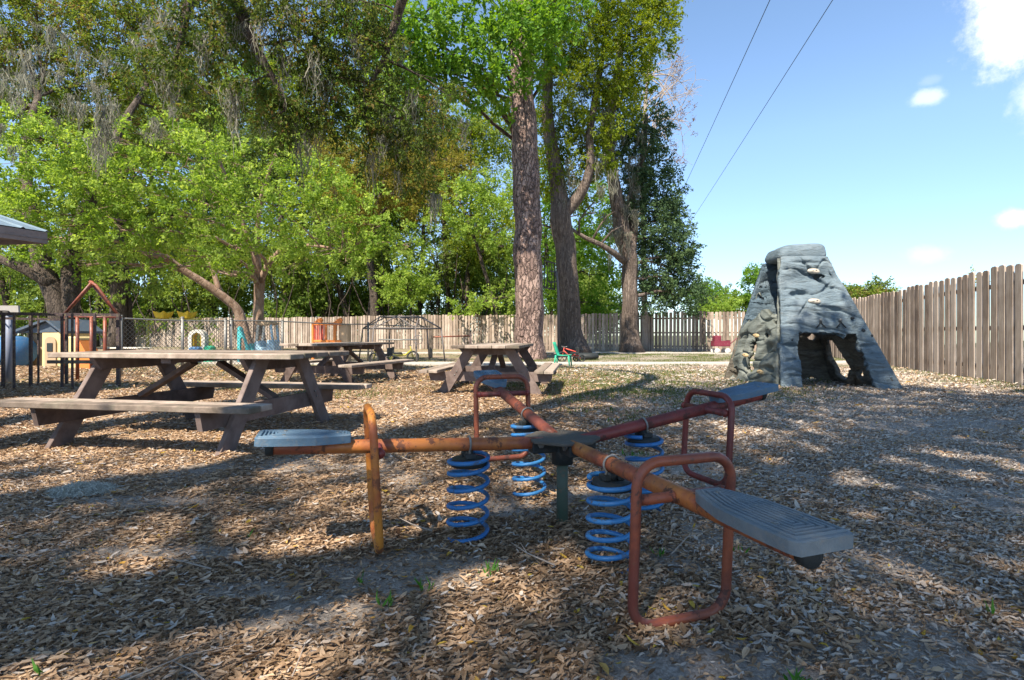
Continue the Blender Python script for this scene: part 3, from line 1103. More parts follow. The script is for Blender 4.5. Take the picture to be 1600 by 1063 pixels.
        o = mb.build(nm, mat, root, LOC)
        nmesh = o.data
        # orientation outward
        nmesh.update()
        pn = nmesh.polygons[0].normal
        sgn = 1 if pn.dot(nrm) > 0 else -1
        sm = o.modifiers.new('smooth', 'SMOOTH'); sm.factor = .5; sm.iterations = 2
        so = o.modifiers.new('solid', 'SOLIDIFY'); so.thickness = .085; so.offset = -1 if sgn > 0 else 1
        return o, pt, nrm

    def ell(u, v, cu, cv, ru, rv):
        return (math.hypot((u - cu) / ru, (v - cv) / rv) - 1) * min(ru, rv)

    def hf(u, v):     # front
        wob = .012 * noise.noise(Vector((u * 9, v * 9, 1)))
        # distance outside the doorway trapezoid
        lft = .19 + .03 * v; rgt = .80 + .12 * v
        dx = max(lft - u, u - rgt) + wob; dy = (v - .43 + .04 * abs(u - .5)) + wob
        d = max(dx, dy)
        if dx > 0 and dy > 0: d = math.hypot(dx, dy)
        d = min(d, ell(u, v, .70, .855, .11, .016) if u else 1)
        return d
    f, pt, nf = face('front_panel', A, Bc, Bt, At, hf, 'rock', seed=1.3, push=.035,
                     creases=[(.28, .72, .13, .022, .10, .05), (.62, .605, .16, .018, .07, -.05), (.62, .86, .22, .02, .08, -.5), (.75, .77, .1, .014, .06, .3),
                              (.3, .60, .1, .014, .04, .6), (.45, .56, .16, .012, .04, -.2), (.5, .95, .3, .012, .035, .0),
                              (.09, .33, .1, .012, .06, 0), (.09, .22, .1, .012, .05, .1), (.09, .11, .1, .012, .05, 0), (.92, .33, .1, .012, .06, 0), (.92, .17, .1, .012, .05, 0)])

    def hl(u, v):     # left (u: 0 at far corner D, 1 at near corner A)
        wob = .02 * noise.noise(Vector((u * 7, v * 8, 5)))
        d1 = -1 * max(.10 - u, u - .90, .60 + .10 * math.sin(u * 5 + 1.0) - v)
        d1 = -min(-(.10 - u), -(u - .93), v - (.55 + .07 * math.sin(u * 6 - 1.2)))
        d2 = ell(u, v, .42, .24, .09, .17)
        d3 = ell(u, v, .70, .40, .05, .025)
        d4 = ell(u, v, .12, .10, .05, .05)
        return min(d1, d2, d3, d4) + wob
    fl, ptl, nl = face('left_panel', Dc, A + Vector((.0, .13, 0)), At + Vector((0, .09, 0)), Dt, hl, 'rock_olive', seed=7.1, amp=1.2,
                       creases=[(.62, .2, .12, .05, .09, .7), (.75, .3, .1, .03, .07, .3), (.2, .35, .1, .05, .08, 1.1), (.85, .15, .08, .03, .06, 0), (.6, .5, .14, .03, .07, .4)])

    def hb(u, v):
        wob = .015 * noise.noise(Vector((u * 7, v * 8, 9)))
        return min(ell(u, v, .30, .22, .12, .17), ell(u, v, .86, .40, .05, .028), ell(u, v, .80, .04, .06, .02)) + wob
    face('back_panel', Dc, Cc, Ct, Dt, hb, 'rock_stained', seed=13.7)

    def hr(u, v):
        wob = .015 * noise.noise(Vector((u * 7, v * 8, 19)))
        return min(ell(u, v, .66, .24, .15, .17), ell(u, v, .5, .70, .08, .04), ell(u, v, .36, .12, .06, .04)) + wob
    face('right_panel', Bc, Cc, Ct, Bt, hr, 'rock_stained', seed=19.9)
    # cap: a rugged slab
    mb = MB()
    N = 36
    rows = []
    prof = [(-.03, .88), (.0, 1.0), (.07, 1.03), (.13, .98), (.19, .95), (.24, .84), (.265, .5), (.268, .0)]
    cx, cy = 4.93, 9.33
    vs = []
    for (hz, k) in prof:
        for j in range(N):
            a = 2 * math.pi * j / N + .0
            ca, sa = math.cos(a), math.sin(a)
            r = .395 / max(abs(ca), abs(sa)) * .98
            r = min(r, .50)
            q = Vector((ca * r * k, sa * r * k, hz))
            q2 = q * 1.0 + Vector((3, 1, 8))
            nn = noise.noise(Vector((q2.x * 3, q2.y * 3, q2.z * 9)))
            off = 1 + .055 * nn
            # sloping top: higher in the middle right
            z = hz + (.02 * noise.noise(q2 * 4)) + (.0 if hz < .15 else .02 * ca)
            x_, y_ = q.x * off, q.y * off
            rt = -.10
            vs.append((cx + x_ * math.cos(rt) - y_ * math.sin(rt), cy + x_ * math.sin(rt) + y_ * math.cos(rt), 2.19 + z))
    fs = []
    for i in range(len(prof) - 1):
        for j in range(N):
            k = (j + 1) % N
            fs.append((i * N + j, i * N + k, (i + 1) * N + k, (i + 1) * N + j))
    fs.append(tuple(range(N - 1, -1, -1)))
    mb.add(vs, fs, True)
    cap = mb.build('cap', 'rock', root, LOC)
    sb = cap.modifiers.new('sub', 'SUBSURF'); sb.levels = 1; sb.render_levels = 1
    M['hold'] = mat_simple('climbing_hold', (.42, .38, .32), .6, .2, 20, .3)
    M['hold_tan'] = mat_simple('climbing_hold_tan', (.38, .28, .15), .6, .2, 20, .3)
    def hold(pt_, nr, u, v, nm='climbing_hold', mt='hold', r=.072):
        p = pt_(u, v) + nr * .03
        side = Vector((0, 0, 1)).cross(nr).normalized(); upv = nr.cross(side)
        vs, fs = [], []
        n, m_ = 16, 7
        for i in range(m_ + 1):
            th = math.pi / 2 * i / m_
            for j in range(n):
                ph = 2 * math.pi * j / n
                rr = r * (1 + .22 * math.cos(2 * ph + .4)) * math.cos(th * .95)
                vs.append(p + side * rr * math.cos(ph) * 1.15 + upv * rr * math.sin(ph) * .78 + nr * (.045 * math.sin(th) - .006 * math.cos(3 * ph)))
        for i in range(m_):
            for j in range(n):
                k = (j + 1) % n
                fs.append((i * n + j, i * n + k, (i + 1) * n + k, (i + 1) * n + j))
        fs.append(tuple(m_ * n + j for j in range(n)))
        mb = MB(); mb.add(vs, fs, True)
        h = mb.build(nm, mt, root, LOC)
        for sx_ in (-.42, .38):
            c_ = p + side * sx_ * r + nr * .036 + upv * .003
            mb = MB(); mb.tube([c_, c_ + nr * .005], .012, 10)
            mb.build('bolt_hole', 'rubber', h, LOC)
    for (u, v) in ((.60, .885), (.47, .655)):
        hold(pt, nf, u, v)
    for (u, v) in ((.55, .40), (.38, .24), (.74, .12)):
        hold(ptl, nl, u, v, mt='hold_tan', r=.058)
    for (u, v, r_) in ((.20, .50, .022), (.22, .42, .022), (.88, .53, .024), (.93, .44, .024), (.12, .37, .018), (.36, .885, .0), (.99, .40, .02)):
        if r_ <= 0: continue
        p = pt(u, v) + nf * .02
        mb = MB(); mb.tube([p - nf * .02, p + nf * .02, p + nf * .024], [r_, r_, r_ * .6], 12)
        mb.build('plug', 'rubber', root, LOC)
    for u in (.48, .72):
        p = pt(u, .515) + nf * .025
        side = Vector((0, 0, 1)).cross(nf).normalized(); upv = nf.cross(side)
        mb = MB(); mb.ball(p + nf * .01, .026, 12, 8)
        mb.build('knob', 'galv', root, LOC)
        mb = MB()
        for s_ in (-1, 1):
            mb.tube([p, p - upv * .06 + side * s_ * .015 + nf * .015, p - upv * .13 + side * s_ * .07 + nf * .01], .010, 8)
        mb.build('rope', 'rubber', root, LOC)
    # small tyre leaning at the right foot
    mb = MB()
    c = Vector((6.02, 8.75, .33))
    pts = [c + Vector((.03 * math.cos(a), .05 * math.cos(a), .10 * math.sin(a))) for a in [2 * math.pi * i / 20 for i in range(20)]]
    mb.tube(pts, .04, 10, closed=True)
    mb.build('side_bumper', 'rubber', root, LOC)
climber()


# ---------------------------------------------------------------- fences
def plank_fence(name, p0, p1, h, pitch, wd, label, mat, inner, post_every=2.4):
    """pickets on the inner (yard) side of three rails, from p0 to p1"""
    p0 = Vector((p0[0], p0[1], 0)); p1 = Vector((p1[0], p1[1], 0))
    d = (p1 - p0); L = d.length; d.normalize()
    nv = Vector((-d.y, d.x, 0))
    if nv.dot(Vector(inner).to_3d() - p0) < 0: nv = -nv
    root = empty(name, p0, label, 'fence')
    ang = math.atan2(d.y, d.x)
    mb = MB()
    k = 0; s = 0.0
    while s < L:
        w_ = wd * random.uniform(.93, 1.05)
        hh = h + random.uniform(-.032, .032) + .03 * math.sin(s * .35)
        x0 = s
        dep = .0
        if random.random() < .004:
            s += pitch; continue
        cth = .028
        poly = [(0, -.0), (w_, -.0), (w_, hh - .028), (w_ * .76, hh), (w_ * .24, hh), (0, hh - .028)]
        o_ = p0 + d * s + nv * (dep + random.uniform(0, .004))
        lean = random.uniform(-.011, .011)
        T = Matrix(((d.x, lean * d.x, nv.x, o_.x), (d.y, lean * d.y, nv.y, o_.y), (0, 1, 0, random.uniform(-.01, .02)), (0, 0, 0, 1)))
        mb.prism(poly, 0, cth, T, tint=random.random() * .8 + .1 + .1 * math.sin(s * .9))
        s += pitch * random.uniform(.97, 1.03); k += 1
    mb.build('pickets', mat, root, p0)
    mb = MB()
    for z in (h * .13, h * .48, h * .85):
        seg = 0.0
        while seg < L:
            e = min(L, seg + post_every)
            a = p0 + d * seg - nv * .022; b = p0 + d * (e - .004) - nv * .022
            mb.beam(a + Vector((0, 0, z + random.uniform(-.008, .008))), b + Vector((0, 0, z + random.uniform(-.008, .008))), .038, .085)
            seg = e
    mb.build('rails', 'rail_wood', root, p0)
    s = 0.0
    while s < L + .1:
        mb = MB(); q = p0 + d * min(s, L) - nv * .09
        mb.box(q + Vector((0, 0, h * .47)), (.09, .09, h * .94), ang)
        mb.build('fence_post', 'rail_wood', root, p0)
        s += post_every
    return root


corner = (14.58, 27.6)
plank_fence('wooden_fence', (6.9, 2.8), corner, 2.15, .262, .196, 'tall weathered picket fence running along the right side behind the climbing pyramid', 'fence', (0, 10, 0))
plank_fence('wooden_fence', corner, (-34.0, 42.6), 2.13, .195, .158, 'long picket fence across the back of the yard behind the pine', 'fence_back', (0, 10, 0))

# ---------------------------------------------------------------- trees
def n3(P, sc, seed=0):
    """vectorised value noise 0..1 in 3-D"""
    a = vnoise(P[:, 0] * sc + P[:, 2] * sc * .71, P[:, 1] * sc + P[:, 2] * sc * .43, seed)
    b = vnoise(P[:, 2] * sc + seed, P[:, 0] * sc * .8 - P[:, 1] * sc * .6, seed + 3)
    return (a + b) * .5


DK = 2.1


def crown(blobs, leaf, width, dens, gap=.36, droop=.2, clump=26, spread=3.2, seed=1, tb=0.0):
    """returns leaf arrays and twig endpoints; blobs are ((x,y,z), rx, ry, rz)"""
    Ps, Ds, Ss, Ts, twigs = [], [], [], [], []
    for bi, (c, rx, ry, rz) in enumerate(blobs):
        area = math.pi * rx * rz
        n = int(dens * DK * area / (leaf * leaf * width * .55))
        ncl = max(3, int(n / clump))
        q = rng.normal(size=(ncl * 2, 3)); q = norm(q) * (rng.random((ncl * 2, 1)) ** .38)
        C = np.array(c) + q * np.array([rx, ry, rz])
        C = C[n3(C, 1.5 / max(leaf * 6, .4), seed + bi) > gap][:ncl]
        m = len(C)
        if m == 0: continue
        out = norm(C - np.array(c)) * .8
        T = norm(out + rng.normal(size=(m, 3)) * .55 + np.array([0, 0, -droop]))
        ln = leaf * spread * rng.uniform(.6, 1.4, m)
        ct = rng.random(m)
        t_ = rng.random((m, clump))
        base = C[:, None] + T[:, None] * (t_ * ln[:, None])[..., None] + rng.normal(size=(m, clump, 3)) * leaf * .55
        D = T[:, None] * .8 + rng.normal(size=(m, clump, 3)) * .75 + np.array([0, 0, -droop])
        Ps.append(base.reshape(-1, 3)); Ds.append(D.reshape(-1, 3))
        k = m * clump
        Ss.append(leaf * np.clip(rng.lognormal(-.08, .32, k), .35, 1.9))
        hz = np.clip((C[:, 2] - (c[2] - rz)) / (2 * rz), 0, 1)
        Ts.append(np.clip((ct * .45 + .12 + tb)[:, None] + rng.random((m, clump)) * .42, 0, 1).reshape(-1))
        sel = rng.choice(m, min(m, 5 + int(area * 1.2)), replace=False)
        twigs.append((c, C[sel]))
    return np.concatenate(Ps), np.concatenate(Ds), np.concatenate(Ss), np.concatenate(Ts), twigs


def moss_mesh(name, anchors, parent, loc, strands=26, seg=5):
    """hanging moss: anchors (x,y,z,length,spread)"""
    Vs, tint = [], []
    for (x, y, z, ln, spd) in anchors:
        ns = int(strands)
        a = rng.normal(size=(ns, 2)) * spd
        L = ln * rng.uniform(.35, 1.0, ns) * np.exp(-(a[:, 0] ** 2 + a[:, 1] ** 2) / (spd * spd * 6))
        w0 = rng.uniform(.004, .010, ns) * (ln ** .3) * (1 + y * .022)
        th = rng.uniform(0, np.pi, ns)
        px_, py_ = np.cos(th), np.sin(th)
        rows = []
        sw = rng.normal(size=(ns, 2)) * .06 * ln
        for k in range(seg + 1):
            u = k / seg
            wob = rng.normal(size=(ns, 2)) * .034 * ln ** .5
            cx = x + a[:, 0] * (1 - .45 * u) + sw[:, 0] * u + wob[:, 0]
            cy = y + a[:, 1] * (1 - .45 * u) + sw[:, 1] * u + wob[:, 1]
            cz = z - L * u + rng.normal(size=ns) * .01
            ww = w0 * (1 - u) ** .6 + .002
            rows.append(np.stack([np.stack([cx - px_ * ww, cy - py_ * ww, cz], 1), np.stack([cx + px_ * ww, cy + py_ * ww, cz], 1)], 1))
        Vs.append(np.stack(rows, 1))          # ns, seg+1, 2, 3
        tint.append(np.repeat(rng.random(ns), seg))
    V = np.concatenate(Vs)
    n = len(V)
    tint = np.concatenate(tint)
    V = V.reshape(-1, 3) - np.array(loc)
    b = np.arange(n)[:, None] * (2 * (seg + 1)) + np.arange(seg)[None] * 2
    b = b.reshape(-1, 1)
    F = b + np.array([0, 1, 3, 2])[None]
    o = np_mesh(name, V, F.ravel(), np.arange(len(F)) * 4, np.full(len(F), 4), tint, 'moss', parent)
    return o


def curve_pts(p0, p1, n=6, sag=.12, wob=.06, seed=0, up0=.35):
    p0, p1 = Vector(p0), Vector(p1)
    L = (p1 - p0).length
    pts = []
    off = Vector((noise.noise(p0 * 1.7), noise.noise(p1 * 1.3), 0)) * L * wob * 3
    for i in range(n + 1):
        u = i / n
        p = p0.lerp(p1, u)
        b = math.sin(math.pi * u)
        p += off * b + Vector((0, 0, sag * L * b * up0))
        p += Vector((noise.noise(p * 1.9 + Vector((seed, 0, 0))), noise.noise(p * 1.9 + Vector((0, seed, 5))), noise.noise(p * 1.9 + Vector((3, 3, seed))))) * L * .045 * (1 if 0 < i < n else 0)
        pts.append(p)
    return pts


def tree(name, label, trunks, blobs, leaf=.10, width=.5, mat='leaf_mid', bark='oak_bark', dens=2.0, gap=.36, droop=.2, cat='tree', group=None,
         moss=None, moss_n=26, clump=26, spread=3.2, limb_r=.35, extra=None, twig=True, seed=1, tb=0.0, nseg=16, world_blobs=None, flare=.35, extra_leaf=None):
    """trunks: list of polylines of (px, py, depth, radius m); blobs: (px, py, depth, rx px, ry px[, rz m])"""
    T = [[(W(px, py, d), r) for (px, py, d, r) in tr] for tr in trunks]
    base = T[0][0][0].copy(); base.z = 0
    LOC = tuple(base)
    root = empty(name, LOC, label, cat, group)
    mb = MB()
    nodes = []
    for ti, tr in enumerate(T):
        pts, rad = [], []
        m = len(tr)
        P_ = [p for p, r in tr]; R_ = [r for p, r in tr]
        for i in range(m - 1):
            a = P_[max(i - 1, 0)]; b = P_[i]; c = P_[i + 1]; d = P_[min(i + 2, m - 1)]
            ns = max(2, int((c - b).length / .35))
            ns = min(ns, 14)
            for k in range(ns):
                u = k / ns
                p = .5 * ((2 * b) + (c - a) * u + (2 * a - 5 * b + 4 * c - d) * u * u + (3 * b - a - 3 * c + d) * u ** 3)
                p += Vector((noise.noise(p * .9), noise.noise(p * .9 + Vector((7, 0, 0))), 0)) * R_[i] * .25 * (1 if ti or i or k else 0)
                pts.append(p); rad.append(R_[i] * (1 - u) + R_[i + 1] * u)
        pts.append(P_[-1]); rad.append(R_[-1])
        if ti == 0:
            rad[0] *= 1 + flare
            if len(rad) > 2: rad[1] *= 1 + flare * .35
            pts[0].z = min(pts[0].z, -.05)
        sd_ = random.random() * 50
        mb.tube(pts, rad, nseg if rad[0] > .12 else 8, flare=lambda i, a: 1 + .09 * noise.noise(Vector((math.cos(a) * 1.6, math.sin(a) * 1.6, i * .35 + sd_))) + .05 * math.sin(a * 5 + sd_))
        nodes += list(zip(pts, rad))
    B = [(tuple(W(b[0], b[1], b[2])), b[3] / FP * b[2], (b[5] if len(b) > 5 else max(b[3], b[4]) / FP * b[2] * .9), b[4] / FP * b[2]) for b in blobs]
    if world_blobs: B += world_blobs
    if B:
        P, D, S, Tn, tw = crown(B, leaf, width, dens, gap, droop, clump, spread, seed, tb)
        leaf_mesh('crown', P, D, S, width, Tn, mat, root, LOC)
        if twig:
            for bi, (c, ends) in enumerate(tw):
                c = Vector(c)
                # nearest lower trunk node carries a limb to this cluster
                best = min(nodes, key=lambda q: (q[0] - c).length + (max(0, q[0].z - c.z) * 1.5) + (0 if q[0].z > 1.5 else 2))
                r0 = min(best[1] * .55, .02 + (best[0] - c).length * .022)
                lp = curve_pts(best[0], c, 7, .2, .05, bi)
                rr = [r0 * (1 - .75 * i / 7) + .004 for i in range(8)]
                mb.tube(lp, rr, 7, caps=False)
                for e in ends:
                    st = lp[random.choice((4, 5, 6, 7))]
                    sp = curve_pts(st, Vector(e), 3, .1, .04, bi + 3)
                    mb.tube(sp, [rr[5] * .6, rr[6] * .5, rr[7] * .7, .004], 4, caps=False)
    if extra: extra(mb, nodes)
    mb.build('trunk', bark, root, LOC)
    if moss:
        an = []
        for (px, py, d, ln, spd) in moss:
            p = W(px, py, d)
            an.append((p.x, p.y, p.z, ln, spd))
        moss_mesh('spanish_moss', an, root, LOC, moss_n)
    return root


def rblobs(x0, x1, y0, y1, d0, d1, n, rx, ry, seed=0, keep=None):
    r = random.Random(seed)
    out = []
    g = 0
    while len(out) < n and g < 4000:
        g += 1
        px, py = r.uniform(x0, x1), r.uniform(y0, y1)
        if keep and not keep(px, py): continue
        if any(abs(px - o[0]) < rx * .55 and abs(py - o[1]) < ry * .55 for o in out) and g < 2500: continue
        k = r.uniform(.75, 1.3)
        out.append((px, py, r.uniform(d0, d1), rx * k, ry * k))
    return out


# the big pine in the middle
tree('pine_tree', 'tall thick pine trunk with reddish plated bark behind the middle picnic table',
     [[(826, 566, 19.8, .60), (827, 548, 19.8, .56), (826, 500, 19.8, .53), (824, 400, 19.8, .51), (820, 280, 19.9, .49), (817, 150, 20, .46), (815, 40, 20, .43), (812, -120, 20.4, .38), (808, -300, 20.8, .28)]],
     [(790, -120, 20.5, 90, 50), (860, -180, 20.5, 100, 60), (800, -260, 20.8, 120, 60)], leaf=.26, width=.12, mat='leaf_mid', bark='pine_bark', dens=1.0, nseg=40, seed=3, flare=.22)

# sweet gum whose leafy boughs hang across the pine
tree('sweetgum_tree', 'sweetgum with fresh green boughs hanging in front of the pine top',
     [[(829, 552, 23.5, .2), (828, 480, 23.5, .19), (825, 360, 23, .17), (822, 220, 22.4, .15), (815, 90, 21.3, .13), (800, -60, 20, .08)]],
     [(560, 35, 16, 45, 40), (610, 60, 16, 50, 40), (660, 30, 16, 55, 45), (720, 60, 16.5, 60, 55), (770, 20, 17, 60, 45), (795, 70, 17, 50, 40), (845, 35, 17.5, 45, 50),
      (740, 130, 17, 50, 35), (690, 110, 16.5, 45, 30), (850, 110, 18, 26, 30), (640, 110, 16, 40, 30), (880, 20, 18, 40, 40), (780, 150, 18, 30, 25)],
     leaf=.15, width=.62, mat='leaf_gum', bark='dark_bark', dens=1.7, gap=.3, seed=11)

# big water oak right of the pine
tree('water_oak_tree', 'forked oak with yellow-green crown and hanging moss just right of the pine',
     [[(897, 549, 24.3, .62), (893, 500, 24.2, .47), (886, 420, 24.2, .45), (878, 345, 24.2, .46), (873, 300, 24.2, .38), (862, 235, 24.2, .30), (855, 150, 24, .24), (862, 60, 24, .17), (868, -40, 24, .1)],
      [(880, 335, 24.2, .34), (905, 305, 24, .25), (921, 265, 23.8, .2), (922, 200, 23.8, .17), (938, 110, 23.8, .12), (950, 20, 23.8, .08)]],
     [(860, 60, 24, 55, 60), (915, 40, 23.5, 65, 60), (985, 25, 23.5, 65, 45), (955, 100, 23.5, 60, 50), (1010, 55, 23.5, 40, 50), (890, 130, 23.5, 55, 45), (985, 140, 24, 40, 40), (940, 185, 24, 45, 40),
      (870, 200, 24.4, 38, 50), (905, 235, 24.6, 45, 45), (860, 270, 24.6, 30, 38), (930, 255, 24.6, 35, 30), (1000, -30, 23.5, 60, 40), (900, 310, 25, 30, 25), (1035, 15, 23.5, 30, 26)],
     leaf=.13, width=.5, mat='leaf_yg', bark='oak_bark', dens=1.45, gap=.34, seed=17,
     moss=[(random.uniform(845, 960), random.uniform(80, 320), 23.8, random.uniform(.6, 2.0), .16) for _ in range(30)], moss_n=22)


def dead_limb(mb, nodes):
    L = [(974, 408, 25.8, .17), (960, 396, 25.2, .15), (940, 383, 24.9, .12), (915, 372, 24.7, .10), (893, 358, 24.6, .075), (862, 356, 24.5, .05), (842, 350, 24.5, .03)]
    mb.tube([W(a, b, c) for a, b, c, r in L], [r for *_, r in L], 10)
    for br in ([(925, 376, 24.8), (938, 352, 24.7), (948, 338, 24.7), (962, 330, 24.6)], [(905, 365, 24.6), (905, 345, 24.5), (922, 322, 24.4), (930, 316, 24.3)],
               [(893, 358, 24.6), (880, 335, 24.4), (866, 330, 24.3)], [(938, 383, 24.9), (955, 362, 24.8), (975, 352, 24.8)]):
        mb.tube([W(*p) for p in br], [.06, .045, .03, .018][:len(br)], 7)
tree('live_oak_tree', 'twisting grey-barked oak with a dead pale limb and dark blue-green leaves',
     [[(987, 548, 26.2, .50), (986, 500, 26.2, .40), (984, 440, 26.2, .37), (983, 400, 26.2, .38), (974, 365, 26.2, .42), (965, 320, 26.1, .34), (955, 260, 26, .28), (950, 200, 26, .30), (963, 140, 26, .24), (968, 60, 26, .16)],
      [(984, 395, 26.2, .33), (990, 360, 26.4, .25), (986, 310, 26.6, .2), (1005, 240, 26.8, .14), (1010, 180, 27, .1)]],
     [(1010, 200, 27, 42, 38), (1000, 255, 27, 45, 40), (1025, 300, 27, 45, 42), (1015, 350, 27, 55, 42), (1045, 375, 27.2, 45, 35), (1030, 415, 27.2, 55, 38), (1060, 440, 27.3, 42, 32),
      (1015, 460, 27.4, 50, 30), (1075, 465, 27.4, 32, 22), (990, 300, 26.9, 25, 40), (960, 170, 26.5, 30, 30), (1045, 335, 27.2, 24, 25), (1062, 405, 27.2, 22, 22), (985, 215, 26.7, 26, 28)],
     leaf=.13, width=.5, mat='leaf_dark', bark='oak_bark', dens=1.7, gap=.36, seed=23, extra=dead_limb,
     moss=[(random.uniform(940, 1010), random.uniform(200, 400), 25.7, random.uniform(.5, 1.6), .12) for _ in range(30)])


# sparsely leafed tree whose bare twigs reach right against the sky
def bare_twigs(mb, nodes):
    r = random.Random(5)
    for k in range(34):
        s = W(r.uniform(995, 1020), r.uniform(90, 260), 29)
        e = W(r.uniform(1035, 1095), r.uniform(70, 270), 29 + r.uniform(-1, 1))
        lp = curve_pts(s, e, 5, .3, .1, k)
        mb.tube(lp, [.035, .03, .022, .016, .012, .007], 4, caps=False)
        for q in range(4):
            a = lp[r.choice((2, 3, 4))]
            b = a + Vector((r.uniform(.2, 1.1), r.uniform(-.4, .4), r.uniform(-.3, .8)))
            mb.tube([a, a.lerp(b, .5) + Vector((0, 0, .08)), b], [.012, .009, .005], 3, caps=False)
tree('sparse_tree', 'thin tree with nearly bare reddish twigs reaching into the sky',
     [[(1008, 540, 29.6, .16), (1006, 400, 29.4, .15), (1004, 250, 29.2, .12), (1012, 120, 29, .08), (1022, 60, 29, .04)]],
     [(1060, 120, 29, 32, 26), (1070, 190, 29, 28, 24), (1050, 250, 29, 26, 22), (1045, 80, 29, 24, 22)], leaf=.10, width=.4, mat='leaf_brown', bark='dead_wood', dens=.10, gap=.2,
     seed=29, extra=bare_twigs, cat='tree')

# old live oak at left, double trunk
tree('live_oak_tree', 'old double-trunked live oak at the left behind the play railing',
     [[(102, 548, 17.5, .42), (98, 505, 17.5, .37), (88, 470, 17.5, .29), (72, 425, 17.5, .28), (60, 380, 17.5, .25), (45, 320, 17.3, .2), (40, 240, 18, .15), (60, 150, 19, .1)],
      [(103, 500, 17.6, .31), (112, 450, 17.7, .27), (112, 400, 17.8, .27), (122, 360, 17.8, .24), (150, 290, 17.5, .18), (190, 200, 18.5, .12), (230, 130, 19.5, .08)],
      [(80, 445, 17.4, .2), (50, 425, 17.2, .18), (20, 412, 17, .15), (-20, 395, 17, .12)]],
     [(30, 50, 19.5, 70, 60), (100, 30, 19.5, 75, 55), (170, 60, 19.5, 70, 55), (60, 120, 20.0, 70, 50), (140, 130, 20.0, 65, 50), (215, 130, 20.0, 55, 50), (20, 190, 20.5, 45, 45),
      (100, 200, 20.5, 55, 40), (190, 200, 20.5, 50, 35), (240, 60, 19.5, 55, 45), (290, 120, 20.0, 45, 40), (270, 190, 20.5, 40, 30), (130, 250, 21.0, 40, 25), (60, -10, 19.5, 80, 40), (180, -5, 19.5, 80, 40), (0, 100, 19.5, 50, 60), (240, 5, 20.0, 60, 40), (320, 60, 20.5, 45, 45), (330, 150, 20.5, 45, 40), (0, 20, 19.5, 50, 50)],
     leaf=.115, width=.42, mat='leaf_oak', bark='dark_bark', dens=1.0, gap=.40, droop=.5, seed=31, tb=.05,
     moss=[(random.uniform(0, 270), random.uniform(20, 250), random.uniform(12.5, 14), random.uniform(.25, 1.0), random.choice((.06, .1, .2))) for _ in range(44)] +
          [(160, 165, 12.5, 2.0, .08), (168, 190, 12.5, 1.6, .06), (178, 160, 12.6, 1.1, .1), (40, 80, 12, 1.3, .10), (250, 30, 12, 1.9, .16), (262, 20, 12, 2.0, .13)], moss_n=30)


